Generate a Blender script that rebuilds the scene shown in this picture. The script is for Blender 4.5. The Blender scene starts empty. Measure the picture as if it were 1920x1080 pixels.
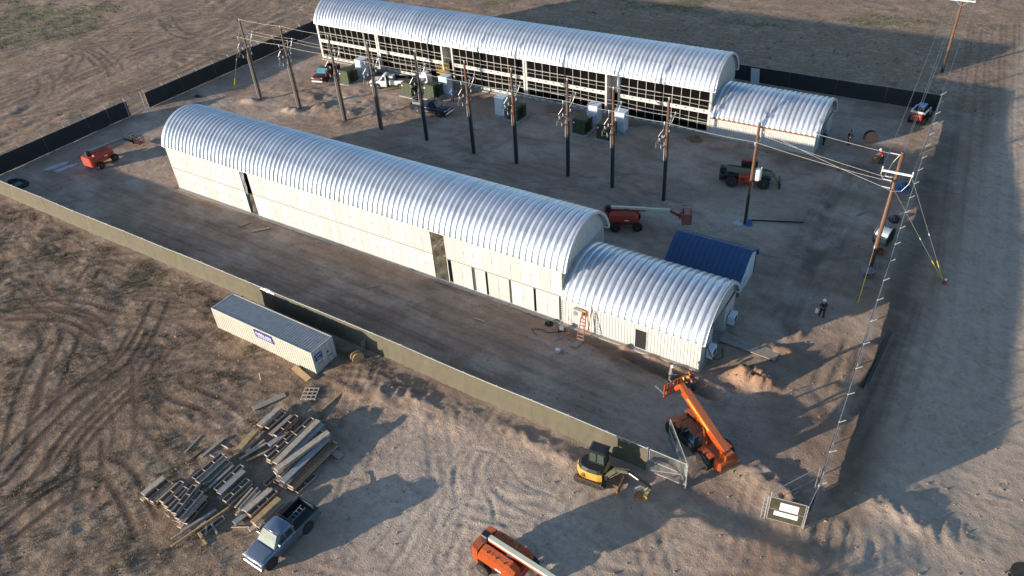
import bpy, bmesh, math, random
import numpy as np
from mathutils import Vector, Matrix
random.seed(7)
rs = np.random.RandomState(11)
PI = math.pi
R = math.radians
scn = bpy.context.scene
COL = scn.collection

# ------------------------------------------------------------------ camera
# world axes: +X runs along the two long buildings, +Y away from the near fence, metres
cam_d = bpy.data.cameras.new('camera')
cam = bpy.data.objects.new('camera', cam_d)
COL.objects.link(cam)
Rv = Vector((0.8401667, 0.5389956, -0.0600307))
Uv = Vector((-0.2840860, 0.5316865, 0.7978751))
Fv = Vector((-0.4619686, 0.6532942, -0.5998264))
cm = Matrix((Rv, Uv, -Fv)).transposed().to_4x4()
cm.translation = Vector((77.65, -43.99, 42.31))
cam.matrix_world = cm
cam_d.sensor_width = 36
cam_d.lens = 1433.1 / 1920 * 36
cam_d.clip_start = 0.5
cam_d.clip_end = 6000
scn.camera = cam

# ------------------------------------------------------------------ sky, sun, exposure
SUN_EL = R(10.0)
SUN_AZ = R(56.0)                      # direction the shadows run, from +X towards +Y
w = bpy.data.worlds.new('World')
scn.world = w
w.use_nodes = True
nt = w.node_tree
sk = nt.nodes.new('ShaderNodeTexSky')
sk.sky_type = 'NISHITA'
sk.sun_disc = False
sk.sun_elevation = SUN_EL
sk.sun_rotation = math.atan2(-math.cos(SUN_AZ), -math.sin(SUN_AZ)) % (2 * PI)
sk.altitude = 300
sk.air_density = 1.0
sk.dust_density = 0.6
sk.ozone_density = 2.4
bg = nt.nodes['Background']
nt.links.new(sk.outputs[0], bg.inputs[0])
bg.inputs[1].default_value = 0.145
sun_d = bpy.data.lights.new('sun', 'SUN')
sun_d.energy = 4.9
sun_d.angle = R(0.6)
sun_d.color = (1.0, 0.85, 0.68)
sun = bpy.data.objects.new('sun', sun_d)
COL.objects.link(sun)
sd = Vector((math.cos(SUN_AZ) * math.cos(SUN_EL), math.sin(SUN_AZ) * math.cos(SUN_EL), -math.sin(SUN_EL)))
sun.rotation_euler = sd.to_track_quat('-Z', 'Y').to_euler()
sun.location = (30, -60, 60)
scn.view_settings.view_transform = 'Standard'
scn.view_settings.look = 'None'
scn.view_settings.exposure = 0.93
scn.view_settings.gamma = 1
scn.view_settings.use_curve_mapping = False
scn.render.engine = 'CYCLES'
scn.cycles.use_denoising = True
scn.cycles.max_bounces = 5
scn.cycles.diffuse_bounces = 2
scn.cycles.glossy_bounces = 3
scn.cycles.transparent_max_bounces = 10

# ------------------------------------------------------------------ materials
def mat(name, c, rough=.6, metal=0., var=.0, scale=3., bump=0., bscale=30., c2=None, dirt=None, spec=None, alpha=None, stretch=None):
    m = bpy.data.materials.new(name)
    m.use_nodes = True
    t = m.node_tree
    b = t.nodes['Principled BSDF']
    b.inputs['Base Color'].default_value = (*c, 1)
    b.inputs['Roughness'].default_value = rough
    b.inputs['Metallic'].default_value = metal
    if spec is not None: b.inputs['Specular IOR Level'].default_value = spec
    if alpha is not None: b.inputs['Alpha'].default_value = alpha
    tc = t.nodes.new('ShaderNodeTexCoord')
    src = tc.outputs['Object']
    if stretch:
        mp = t.nodes.new('ShaderNodeMapping'); mp.inputs['Scale'].default_value = stretch
        t.links.new(src, mp.inputs[0]); src = mp.outputs[0]
    if var or c2:
        n = t.nodes.new('ShaderNodeTexNoise'); n.inputs['Scale'].default_value = scale
        n.inputs['Detail'].default_value = 6; n.inputs['Roughness'].default_value = .65
        t.links.new(src, n.inputs['Vector'])
        r = t.nodes.new('ShaderNodeValToRGB')
        lo = c2 if c2 else tuple(x * (1 - var) for x in c)
        hi = tuple(min(1, x * (1 + var * .6)) for x in c)
        r.color_ramp.elements[0].color = (*lo, 1); r.color_ramp.elements[0].position = .33
        r.color_ramp.elements[1].color = (*hi, 1); r.color_ramp.elements[1].position = .67
        t.links.new(n.outputs['Fac'], r.inputs[0])
        t.links.new(r.outputs[0], b.inputs['Base Color'])
    if name in ('galvalume_roof', 'cream_panel'):
        oi = t.nodes.new('ShaderNodeObjectInfo'); mr = t.nodes.new('ShaderNodeMapRange'); mr.inputs[3].default_value = .88; mr.inputs[4].default_value = 1.08
        t.links.new(oi.outputs['Random'], mr.inputs[0]); mx = t.nodes.new('ShaderNodeVectorMath'); mx.operation = 'SCALE'
        t.links.new(r.outputs[0], mx.inputs[0]); t.links.new(mr.outputs[0], mx.inputs['Scale']); t.links.new(mx.outputs[0], b.inputs['Base Color'])
    if bump:
        n2 = t.nodes.new('ShaderNodeTexNoise'); n2.inputs['Scale'].default_value = bscale
        n2.inputs['Detail'].default_value = 4
        t.links.new(src, n2.inputs['Vector'])
        bp = t.nodes.new('ShaderNodeBump'); bp.inputs['Strength'].default_value = bump
        bp.inputs['Distance'].default_value = .05
        t.links.new(n2.outputs['Fac'], bp.inputs['Height'])
        t.links.new(bp.outputs[0], b.inputs['Normal'])
    return m

class M: pass
M.galv = mat('galvalume_roof', (.54, .58, .64), .36, .55, .14, 1.6, .10, 5)
M.galv_trim = mat('galvalume_trim', (.78, .80, .83), .4, .6, .08)
M.white = mat('white_painted_steel', (.47, .465, .445), .5, 0, .10, 1.2)
M.cream = mat('cream_panel', (.445, .44, .425), .55, 0, .07, .8, .06, 60, stretch=(.3, .3, 6))
M.cream2 = mat('bleached_panel', (.64, .65, .64), .5, 0, .03, 2)
M.cool_white = mat('cool_white_enclosure', (.56, .61, .66), .4, 0, .05)
M.dark = mat('black_filter_screen', (.0045, .0040, .0038), .9, 0, .3, 5, spec=.05)
M.darkmetal = mat('dark_metal', (.03, .03, .032), .45, .3, .2)
M.black = mat('black_plastic', (.015, .015, .016), .5)
M.rubber = mat('tyre_rubber', (.03, .028, .026), .85, 0, .5, 12, .5, 40)
M.steel = mat('galvanised_steel', (.38, .39, .39), .5, .5, .1, 8)
M.grey = mat('grey_metal', (.22, .23, .24), .5, .3, .15)
M.concrete = mat('concrete', (.30, .28, .255), .9, 0, .25, 3, .3, 20)
M.wood_new = mat('fresh_timber', (.42, .28, .15), .8, 0, .3, 3, stretch=(1, 8, 8))
M.wood_pole = mat('pole_timber_brown', (.13, .062, .034), .8, 0, .4, 2, .4, 20, stretch=(6, 6, .6))
M.wood_dark = mat('pole_timber_treated_dark', (.035, .028, .024), .85, 0, .4, 2, .4, 20, stretch=(6, 6, .6))
M.wood_tan = mat('pole_timber_weathered', (.115, .080, .055), .85, 0, .4, 2, .4, 20, stretch=(6, 6, .6))
M.olive = mat('olive_screen_fabric', (.095, .087, .060), .8, 0, .10, .9, .15, 3, stretch=(1, 1, 2))
M.blackscreen = mat('black_screen_fabric', (.017, .018, .022), .8, 0, .2, 1.2, .2, 4)
M.tarp = mat('dark_olive_tarp', (.055, .05, .036), .45, 0, .45, 2, .6, 5)
M.greentx = mat('transformer_green', (.035, .052, .024), .5, 0, .12, 3)
M.blue = mat('blue_sheet_roof', (.017, .062, .155), .5, 0, .1, 2)
M.shedgrey = mat('shed_grey_wall', (.16, .175, .16), .6, 0, .08)
M.cont = mat('container_cream', (.46, .44, .39), .5, 0, .12, 1.2, .05, 30)
M.controof = mat('container_roof', (.27, .285, .28), .5, .1, .18, 2)
M.orange = mat('bright_orange_paint', (.60, .105, .012), .42, 0, 0, .08, 3)
M.orange_d = mat('dusty_orange_paint', (.62, .13, .035), .5, 0, .15, 3)
M.red = mat('red_paint', (.40, .05, .028), .5, 0, .25, 3)
M.darkred = mat('dark_red_paint', (.20, .025, .02), .5, 0, .12, 3)
M.maroon = mat('maroon_paint', (.09, .015, .017), .3, .3)
M.silverp = mat('silver_paint', (.15, .19, .25), .30, .5)
M.whitep = mat('white_vehicle_paint', (.60, .61, .62), .3)
M.navyp = mat('navy_vehicle_paint', (.025, .032, .055), .25, .4)
M.creamboom = mat('cream_boom_paint', (.58, .58, .44), .45, 0, .06)
M.yellow = mat('yellow_paint', (.42, .27, .04), .55, 0, .2)
M.ylime = mat('pale_lime_paint', (.19, .195, .115), .55, 0, .1)
M.glass = mat('tinted_glass', (.02, .03, .035), .08, 0, spec=.8)
M.glassg = mat('pale_green_windscreen', (.09, .15, .14), .4, 0, .4, 3, spec=.12)
M.glassb = mat('blue_windscreen', (.07, .22, .28), .25, 0, .3, 3)
M.chrome = mat('chrome', (.7, .7, .7), .15, 1)
M.lens = mat('lamp_lens', (.6, .6, .58), .15)
M.redlens = mat('red_lamp_lens', (.35, .02, .02), .3)
M.porcelain = mat('porcelain_grey', (.40, .40, .40), .4)
M.wire = mat('bare_conductor', (.42, .40, .37), .45, .6)
M.yellowp = mat('yellow_plastic', (.60, .45, .03), .5)
M.signblue = mat('sign_blue', (.02, .035, .22), .5)
M.signwhite = mat('sign_white', (.78, .77, .74), .5)
M.bluetarp = mat('blue_tarp', (.05, .16, .38), .5, 0, .3, 6, .6, 8)
M.slate = mat('slate_grey_sheet', (.14, .17, .20), .6, .2, .2, 4)
M.rust = mat('rusty_steel', (.22, .10, .05), .75, .2, .4, 5)

# ------------------------------------------------------------------ geometry helpers; shapes are (verts, faces)
def box(x0, x1, y0, y1, z0, z1, bev=0.0):
    if bev <= 0:
        v = [(x, y, z) for x in (x0, x1) for y in (y0, y1) for z in (z0, z1)]
        return v, [(0, 1, 3, 2), (4, 6, 7, 5), (0, 4, 5, 1), (2, 3, 7, 6), (0, 2, 6, 4), (1, 5, 7, 3)]
    b = min(bev, abs(x1 - x0) * .49, abs(y1 - y0) * .49, abs(z1 - z0) * .49)
    v = []; idx = {}
    for i, x in enumerate((x0, x1)):
        for j, y in enumerate((y0, y1)):
            for k, z in enumerate((z0, z1)):
                sx, sy, sz = (b, -b)[i], (b, -b)[j], (b, -b)[k]
                for a, p in enumerate(((x, y + sy, z + sz), (x + sx, y, z + sz), (x + sx, y + sy, z))):
                    idx[i, j, k, a] = len(v); v.append(p)
    f = []
    for i in (0, 1):
        q = [idx[i, 0, 0, 0], idx[i, 0, 1, 0], idx[i, 1, 1, 0], idx[i, 1, 0, 0]]; f.append(q if i == 0 else q[::-1])
        q = [idx[0, i, 0, 1], idx[1, i, 0, 1], idx[1, i, 1, 1], idx[0, i, 1, 1]]; f.append(q if i == 0 else q[::-1])
        q = [idx[0, 0, i, 2], idx[0, 1, i, 2], idx[1, 1, i, 2], idx[1, 0, i, 2]]; f.append(q if i == 0 else q[::-1])
    for i in (0, 1):
        for j in (0, 1):
            for k in (0, 1):
                t = [idx[i, j, k, 0], idx[i, j, k, 1], idx[i, j, k, 2]]; f.append(t if (i + j + k) % 2 == 0 else t[::-1])
            f.append([idx[i, j, 0, 0], idx[i, j, 1, 0], idx[i, j, 1, 1], idx[i, j, 0, 1]] if (i + j) % 2 else [idx[i, j, 0, 1], idx[i, j, 1, 1], idx[i, j, 1, 0], idx[i, j, 0, 0]])
            f.append([idx[i, 0, j, 0], idx[i, 1, j, 0], idx[i, 1, j, 2], idx[i, 0, j, 2]] if (i + j) % 2 == 0 else [idx[i, 0, j, 2], idx[i, 1, j, 2], idx[i, 1, j, 0], idx[i, 0, j, 0]])
            f.append([idx[0, i, j, 1], idx[1, i, j, 1], idx[1, i, j, 2], idx[0, i, j, 2]] if (i + j) % 2 else [idx[0, i, j, 2], idx[1, i, j, 2], idx[1, i, j, 1], idx[0, i, j, 1]])
    return v, f

def tube(p0, p1, r0, r1=None, n=8, cap=True):
    if r1 is None: r1 = r0
    p0, p1 = Vector(p0), Vector(p1)
    d = (p1 - p0).normalized()
    a = d.orthogonal().normalized(); b = d.cross(a)
    v = []
    for p, r in ((p0, r0), (p1, r1)):
        for i in range(n):
            t = 2 * PI * i / n
            v.append(tuple(p + (a * math.cos(t) + b * math.sin(t)) * r))
    f = [(i, (i + 1) % n, n + (i + 1) % n, n + i) for i in range(n)]
    if cap: f += [tuple(range(n))[::-1], tuple(range(n, 2 * n))]
    return v, f

def pipe(pts, r, n=5):
    return join(*[tube(a, b, r, r, n) for a, b in zip(pts[:-1], pts[1:])])

def bar(p0, p1, w_, h_):
    """square-section bar between two points; w_ sideways, h_ in the up-ish direction"""
    p0, p1 = Vector(p0), Vector(p1)
    d = (p1 - p0).normalized()
    up = Vector((0, 0, 1)) if abs(d.z) < .95 else Vector((0, 1, 0))
    s = d.cross(up).normalized(); u = s.cross(d)
    v = []
    for p in (p0, p1):
        for a, b in ((-1, -1), (1, -1), (1, 1), (-1, 1)):
            v.append(tuple(p + s * a * w_ / 2 + u * b * h_ / 2))
    return v, [(0, 1, 5, 4), (1, 2, 6, 5), (2, 3, 7, 6), (3, 0, 4, 7), (3, 2, 1, 0), (4, 5, 6, 7)]

def join(*sh):
    v = []; f = []
    for s in sh:
        o = len(v); v += list(s[0]); f += [tuple(i + o for i in q) for q in s[1]]
    return v, f

def xf(s, loc=(0, 0, 0), rz=0, rx=0, ry=0, sc=1):
    m = Matrix.Translation(loc) @ Matrix.Rotation(rz, 4, 'Z') @ Matrix.Rotation(ry, 4, 'Y') @ Matrix.Rotation(rx, 4, 'X') @ Matrix.Diagonal(((sc, sc, sc, 1) if not isinstance(sc, tuple) else (*sc, 1)))
    return [tuple(m @ Vector(p)) for p in s[0]], s[1]

def extr(poly, y0, y1, axis='y'):
    """polygon of (x, z) extruded across y"""
    n = len(poly)
    v = [(x, y0, z) for x, z in poly] + [(x, y1, z) for x, z in poly]
    f = [(i, (i + 1) % n, n + (i + 1) % n, n + i) for i in range(n)] + [tuple(range(n))[::-1], tuple(range(n, 2 * n))]
    return v, f

def rings(rs_, close=True, cap=True):
    """loft equal-length rings of points"""
    n = len(rs_[0]); v = [p for r in rs_ for p in r]; f = []
    for k in range(len(rs_) - 1):
        for i in range(n if close else n - 1):
            j = (i + 1) % n
            f.append((k * n + i, k * n + j, (k + 1) * n + j, (k + 1) * n + i))
    if cap: f += [tuple(range(n))[::-1], tuple(range((len(rs_) - 1) * n, len(rs_) * n))]
    return v, f

def lathe(prof, n=16, axis='z'):
    v = []; f = []
    for r, z in prof:
        for i in range(n):
            t = 2 * PI * i / n
            v.append((r * math.cos(t), r * math.sin(t), z))
    for k in range(len(prof) - 1):
        for i in range(n):
            j = (i + 1) % n
            f.append((k * n + i, k * n + j, (k + 1) * n + j, (k + 1) * n + i))
    f += [tuple(range(n))[::-1], tuple(range((len(prof) - 1) * n, len(prof) * n))]
    return v, f

def mesh(shape, m, name, smooth=False):
    me = bpy.data.meshes.new(name)
    me.from_pydata([tuple(p) for p in shape[0]], [], [tuple(q) for q in shape[1]])
    me.materials.append(m)
    bm = bmesh.new(); bm.from_mesh(me)
    bmesh.ops.recalc_face_normals(bm, faces=bm.faces)
    bm.to_mesh(me); bm.free()
    if smooth:
        me.shade_smooth()
        if smooth != 'all':
            try: me.set_sharp_from_angle(angle=R(38))
            except Exception: pass
    return me

def obj(name, me, parent=None, loc=(0, 0, 0), rz=0):
    o = bpy.data.objects.new(name, me)
    COL.objects.link(o)
    o.parent = parent
    o.location = loc
    o.rotation_euler = (0, 0, rz)
    return o

def part(name, m, parent, *shapes, smooth=False, label=None, stuff=False):
    o = obj(name, mesh(join(*shapes), m, name, smooth), parent)
    if label: o['label'] = label
    if stuff: o['kind'] = 'stuff'
    return o

def tag(o, label, cat, group=None):
    o['label'] = label; o['category'] = cat
    if group: o['group'] = group
    return o

def thing(name, label, cat, loc=(0, 0, 0), rz=0, group=None):
    o = bpy.data.objects.new(name, None)
    COL.objects.link(o)
    o.empty_display_size = .3
    o.location = loc; o.rotation_euler = (0, 0, rz)
    return tag(o, label, cat, group)

def single(name, m, label, cat, *shapes, loc=(0, 0, 0), rz=0, group=None, smooth=False):
    return tag(obj(name, mesh(join(*shapes), m, name, smooth), None, loc, rz), label, cat, group)

def dup(root, loc, rz, label, group=None):
    r = root.copy(); COL.objects.link(r)
    r.location = loc; r.rotation_euler = (0, 0, rz); r['label'] = label
    if group: r['group'] = group
    for ch in list(root.children):
        c = ch.copy(); COL.objects.link(c); c.parent = r
        for g in list(ch.children):
            d = g.copy(); COL.objects.link(d); d.parent = c
    return r

# ------------------------------------------------------------------ ground: height field
_tab = np.random.RandomState(5).rand(256, 256)
def vnoise(x, y, seed=0):
    x = x + seed * 17.31; y = y + seed * 9.73
    xi = np.floor(x).astype(int); yi = np.floor(y).astype(int)
    fx = x - xi; fy = y - yi
    fx = fx * fx * fx * (fx * (fx * 6 - 15) + 10); fy = fy * fy * fy * (fy * (fy * 6 - 15) + 10)
    a = _tab[xi & 255, yi & 255]; b = _tab[(xi + 1) & 255, yi & 255]
    c = _tab[xi & 255, (yi + 1) & 255]; d = _tab[(xi + 1) & 255, (yi + 1) & 255]
    return (a * (1 - fx) + b * fx) * (1 - fy) + (c * (1 - fx) + d * fx) * fy - .5
def fbm(x, y, octv=4, seed=0, gain=.55):
    s = 0; a = 1; n = 0
    for k in range(octv):
        ca, sa = math.cos(.7 * k), math.sin(.7 * k)
        s = s + a * vnoise((x * ca - y * sa) * 2 ** k, (x * sa + y * ca) * 2 ** k, seed + k); n += a; a *= gain
    return s / n * 2
def sstep(a, b, x):
    t = np.clip((x - a) / (b - a), 0, 1); return t * t * (3 - 2 * t)

TR = {}
TR['fg']= [[(54.8,-20.0),(53.8,-18.9),(53.1,-17.9),(52.7,-16.5),(52.6,-15.1),(53.2,-14.1),(53.9,-13.6)],[(55.3,-18.1),(54.4,-17.1),(54.1,-15.7),(54.4,-14.9),(55.1,-14.7)],[(52.3,-15.9),(53.4,-15.3),(54.9,-15.1),(56.3,-15.6),(58.0,-16.5),(59.8,-16.2),(60.6,-16.2)],[(55.5,-17.9),(56.8,-18.7),(57.7,-19.6),(58.1,-20.5)],[(55.4,-17.3),(56.8,-18.0),(58.7,-18.1),(60.4,-18.0),(61.6,-17.8),(63.1,-17.9),(63.9,-17.8)],[(55.9,-25.5),(55.6,-24.0),(55.1,-22.2),(55.2,-19.9),(55.4,-19.6)],[(54.1,-26.6),(54.1,-24.8),(53.8,-22.5)],[(57.8,-24.4),(57.9,-23.1),(58.1,-22.2)],[(50.1,-19.9),(49.0,-19.2),(48.6,-18.0),(49.3,-17.6)],[(50.7,-18.3),(50.7,-17.6),(51.6,-17.1)],[(52.7,-22.9),(52.5,-21.2),(52.4,-19.4)],[(53.0,-22.3),(53.0,-20.7),(53.2,-19.2)],[(52.2,-18.3),(52.5,-16.8),(52.9,-15.6)],[(57.5,-18.1),(59.2,-17.3),(60.4,-16.8)],[(58.4,-19.6),(60.1,-18.8)]]
TR['lf']= [[(26.6,-36.2),(26.8,-34.1),(24.2,-29.6),(23.2,-26.0),(22.2,-21.4),(19.8,-17.6),(17.2,-14.5)],[(27.9,-35.5),(28.3,-32.2),(26.8,-28.9),(25.9,-25.3),(25.3,-22.1),(23.4,-19.0)],[(24.4,-33.3),(18.9,-29.2),(14.9,-25.4),(13.8,-23.5),(11.2,-22.2)],[(21.7,-28.9),(17.5,-25.4),(15.2,-22.7),(12.8,-20.8)],[(24.4,-35.1),(23.0,-31.1),(21.9,-26.7),(22.8,-23.5),(19.4,-18.4)],[(28.8,-32.2),(30.7,-31.0),(33.3,-31.4),(37.6,-33.0)],[(28.3,-32.2),(26.2,-30.0),(25.3,-26.5),(25.0,-23.1),(23.1,-19.4)],[(22.3,-29.0),(22.1,-26.5),(22.0,-22.0)],[(5.5,-24.8),(8.8,-22.7),(12.7,-21.4),(16.9,-21.8),(14.1,-20.7),(12.2,-21.1)],[(22.0,-22.0),(25.7,-24.6),(28.1,-25.7)],[(25.7,-22.3),(28.2,-23.6),(30.6,-23.1),(33.4,-22.8)],[(5.7,-23.6),(9.3,-21.0),(15.6,-19.9)],[(8.2,-16.8),(6.2,-14.7),(9.1,-15.1)],[(26.4,-29.9),(29.9,-32.3),(31.4,-34.1)],[(30.5,-38.4),(30.3,-35.4),(30.3,-33.4),(32.0,-31.1)]]
TR['tl']= [[(-70.9,16.7),(-69.1,22.3),(-69.3,29.3),(-63.3,40.4),(-59.8,52.3)],[(-45.8,3.1),(-46.6,9.1),(-46.9,16.8),(-46.5,28.2),(-43.5,41.0)],[(-40.5,0.2),(-36.5,6.0),(-32.7,13.3),(-31.3,23.8),(-32.8,35.9)],[(-57.8,25.2),(-47.8,22.3),(-42.7,19.5)],[(-45.7,21.5),(-47.9,25.7),(-54.2,34.5)],[(-55.0,14.0),(-47.7,10.9),(-45.0,7.6)],[(-50.3,30.3),(-53.3,36.9),(-48.5,41.0)],[(-60.9,22.0),(-56.4,23.9),(-47.4,20.7)],[(-60.8,42.5),(-49.6,36.4),(-44.1,36.7)],[(-31.3,23.8),(-32.3,31.6),(-30.6,37.7)]]
TR['rr']= [[(75.0,-13.9),(76.8,-8.1),(77.2,-5.8)],[(77.9,-12.4),(77.8,-9.5),(77.4,-7.8)],[(79.4,-11.5),(79.1,-8.4)],[(84.3,-0.5),(85.1,-0.8),(86.4,-0.5)],[(76.3,-13.3),(75.8,-9.7),(75.9,-7.8)],[(80.2,-7.1),(80.8,-8.7)],[(82.2,-3.8),(82.3,-6.1),(83.3,-7.4)],[(72.0,7.9),(72.2,3.8),(72.0,2.0)],[(73.0,9.1),(73.3,5.0),(73.3,2.4)],[(71.4,4.2),(72.4,5.7),(72.9,7.2)],[(76.3,12.2),(75.9,5.8),(75.4,-2.3)]]
TR['yard']= [[(76.8,17.3),(76.9,10.3),(77.0,0.5)],[(65.0,35.7),(65.0,23.6),(65.8,11.4),(64.4,7.3)],[(67.8,33.2),(67.6,21.8),(67.9,9.2)],[(60.9,5.4),(58.5,0.9),(53.8,-1.6)],[(-12.6,-7.2),(6.5,-7.8),(30.1,-7.7),(48.6,-8.2),(60.6,-8.2)],[(-8.9,-3.9),(10.9,-4.3),(34.1,-4.7),(51.7,-5.0),(62.9,-5.7)],[(-6.6,-12.1),(-14.4,-8.1),(-13.2,-4.6)],[(17.0,2.5),(37.0,-0.3),(50.0,-2.2)],[(-26.5,19.8),(-3.4,14.7),(10.1,17.7),(24.6,15.6),(38.8,16.1)],[(-5.4,13.8),(0.8,18.5),(13.2,19.3),(28.1,16.0)],[(4.4,31.7),(8.4,18.6)],[(17.8,26.6),(34.9,18.0),(43.9,18.7)],[(-27.1,17.3),(-26.6,29.0),(-22.3,41.2)],[(71.2,91.0),(75.2,44.8),(78.1,14.8)],[(75.1,95.3),(79.7,47.0),(81.8,16.8)],[(76.8,96.0),(81.1,47.7)],[(74.7,80.2),(79.4,34.4),(81.3,9.2)]]


def axis_pts(segs, lo, hi):
    out = [segs[0][0]]
    for a, b, d in segs:
        n = max(1, int(round((b - a) / d))); out += list(np.linspace(a, b, n + 1)[1:])
    d = segs[0][2]; x = out[0]; pre = []
    while x > lo: d *= 1.35; x -= d; pre.append(x)
    d = segs[-1][2]; x = out[-1]; post = []
    while x < hi: d *= 1.35; x += d; post.append(x)
    return np.array(pre[::-1] + out + post)
GX = axis_pts([(-120, -60, .7), (-60, -28, .42), (-28, 15, .25), (15, 92, .165), (92, 100, .6)], -2600, 2600)
GY = axis_pts([(-52, -42, .5), (-42, 2, .155), (2, 45, .25), (45, 70, .4), (70, 120, .7)], -2600, 2600)
X, Y = np.meshgrid(GX, GY, indexing='ij')

inside = sstep(-25.5, -24, X) * (1 - sstep(74, 75.6, X)) * sstep(-11.9, -10.8, Y) * (1 - sstep(56.8, 58, Y))
road = sstep(77, 80, X)
field = (1 - inside) * (1 - road)
front = (1 - sstep(-12.5, -11.5, Y))
pale = np.exp(-(((X - 57) / 12) ** 2 + ((Y + 21) / 8.5) ** 2) ** 1.4)
near = np.exp(-((X - 40) / 120) ** 2 - (Y / 90) ** 2)
H = fbm(X / 22, Y / 22, 3, 1) * .22
H += fbm(X / 3.2, Y / 3.2, 4, 3) * (.10 * field + .06 * inside + .06 * road)
H += (inside + road) * fbm(X / .7, Y / .7, 4, 15, .7) * .035
# lumpy scrub field to the left in front of the near fence
veg = front * (1 - sstep(36, 47, X + .35 * (Y + 11))) * (1 - pale)
H += veg * (fbm(X / 2.2, Y / 1.2, 5, 9, .65) * .10)
H += front * (1 - veg) * (1 - .6 * pale) * (fbm(X / .8, Y / .8, 4, 12, .7) * .06 + fbm(X / .35, Y / .35, 2, 13) * .02)
H += veg * fbm(X / .5, Y / .5, 3, 14) * .035
# furrows / bulldozed waves in the fields beyond
tl = (1 - sstep(-26, -25, X))
warp = fbm(X / 14, Y / 14, 3, 21) * 8
H += tl * (fbm((X + warp * .3) / 1.5, (Y + warp) / 4.5, 5, 23) * .22)
bk = sstep(57.5, 59, Y)
H += bk * fbm(X / 5, Y / 1.2, 4, 31) * .10
# dug-over, spoil heaps and trench in the yard
def blob(x, y, sx, sy, h, rot=0, p=1.0):
    c, s = math.cos(rot), math.sin(rot)
    dx, dy = X - x, Y - y
    a = (dx * c + dy * s) / sx; b = (-dx * s + dy * c) / sy
    return h * np.exp(-(a * a + b * b) ** p)
rough = 1 + .75 * fbm(X / .6, Y / .6, 4, 41)
H += .30 * blob(1, 27.5, 14, 5.5, 1) * fbm(X / 1.8, Y / 1.8, 4, 45)
crum = 1 + .9 * fbm(X / .45, Y / .45, 4, 43)
H += blob(68.0, .9, 1.75, .95, .95, .1, 2.2) * crum
H += blob(69.1, 5.2, .9, .5, .40, .2) * rough + blob(67.3, 5.9, .6, 1.2, .3) * rough
H += blob(-12.6, 21.9, 1.3, .8, .45, .2, 1.5) + blob(-4.2, 22.0, 1.6, .8, .4, .1, 1.3) * rough + blob(4.8, 21.8, 1, .7, .25) * rough + blob(11, 21.9, 1, .6, .2)
H += blob(-1.5, 25.0, 1.3, 1.6, .45) * rough + blob(3.5, 24.5, 2, 1.4, .4) * rough + blob(-5.5, 27.0, 1.5, 1.2, .35) * rough + blob(8, 26, 2, 1, .3) * rough
H += blob(66.2, 36.5, 2.4, 2.2, .75, .4, 1.4) * rough + blob(60, 36.6, 4, .8, .35) * rough + blob(55, 36.2, 2, 1.2, .5) * rough
H += blob(73.2, 6, 1.2, 2.5, .15) + blob(30, -14.3, 7, 1.1, .25) * rough + blob(44, -13.6, 7, 1.3, .35, -.05) * rough + blob(58, -12.9, 6, .8, .22) * rough
H += blob(41.5, -15.6, 1.6, .5, .35) * rough + blob(43.5, -14.9, 1.0, .6, .45) * rough + blob(80.5, -6, 4, 1, .3) * rough
H += blob(71.5, -7.8, 1.4, 1.6, .4) * rough + blob(73.5, -8.8, 1.2, 1.4, .35) * rough
# trench in front of and around the end of the near annex
def seg_d(ax, ay, bx, by):
    vx, vy = bx - ax, by - ay; L2 = vx * vx + vy * vy
    t = np.clip(((X - ax) * vx + (Y - ay) * vy) / L2, 0, 1)
    return np.hypot(X - ax - t * vx, Y - ay - t * vy)
for a, b, dpt, wd in (((53.2, -.9), (58.5, -1.15), .30, .45), ((58.5, -1.15), (66.0, -2.1), .55, .5), ((68.5, 8), (66.5, 29.8), .45, .55), ((66.5, 29.8), (67.5, 39), .3, .5), ((54, 38.3), (63, 37.6), .35, .5)):
    d = seg_d(*a, *b)
    H -= dpt * np.exp(-(d / wd) ** 4); H += dpt * .45 * np.exp(-((d - wd * 1.9) / (wd * .7)) ** 2) * rough
drop = sstep(75.8, 84, X) * (1 - sstep(30, 62, Y))
H -= .85 * drop
Dark = blob(60, -1.7, 7, .8, 1, 0, 1.5) + (blob(67.2, 19, 2.3, 12, .8, .10, 1.6) + blob(71, 4, 4, 2, .2) + blob(60, 36, 7, 1.6, .6) + blob(63, 15, 3, 2, .5)) * np.clip(.55 + 1.1 * fbm(X / 1.6, Y / 2.2, 4, 83), 0, 1.3)
H += .22 * (blob(67.6, 19, 2.8, 12, .9, .08, 1.6) + blob(61, 35.5, 8, 2.2, 1)) * fbm(X / 1.1, Y / 1.6, 4, 85)
Red = blob(58, -1.2, 7, 1.2, .8) + blob(0, 27, 13, 5, .35) + blob(68, .9, 2.6, 1.5, 1) + blob(69.2, 5.3, 1.6, .8, 1) + blob(66, 36.5, 3, 3, .4)
# keep pads level under the two long buildings and the annexes
padm = (sstep(-1.2, -.3, X) * (1 - sstep(64.2, 65, X)) * sstep(-.45, -.1, Y) * (1 - sstep(7.9, 8.6, Y)))
padm2 = (sstep(-16, -15.2, X) * (1 - sstep(62.5, 63.4, X)) * sstep(38.9, 39.2, Y) * (1 - sstep(47.2, 48, Y)))
for pm in (padm, padm2): H = H * (1 - pm) + (-.03) * pm
def blur(A, k):
    for ax in (0, 1):
        P_ = np.pad(A, [(k + 1, k) if i == ax else (0, 0) for i in (0, 1)], mode='edge'); C_ = np.cumsum(P_, axis=ax)
        n_ = A.shape[ax]; A = (np.take(C_, np.arange(2 * k + 1, 2 * k + 1 + n_), ax) - np.take(C_, np.arange(0, n_), ax)) / (2 * k + 1)
    return A
Hs = blur(blur(H, 4), 4)
Rut = np.zeros_like(H); RutD = np.zeros_like(H); Tread = np.zeros_like(H)
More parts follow.
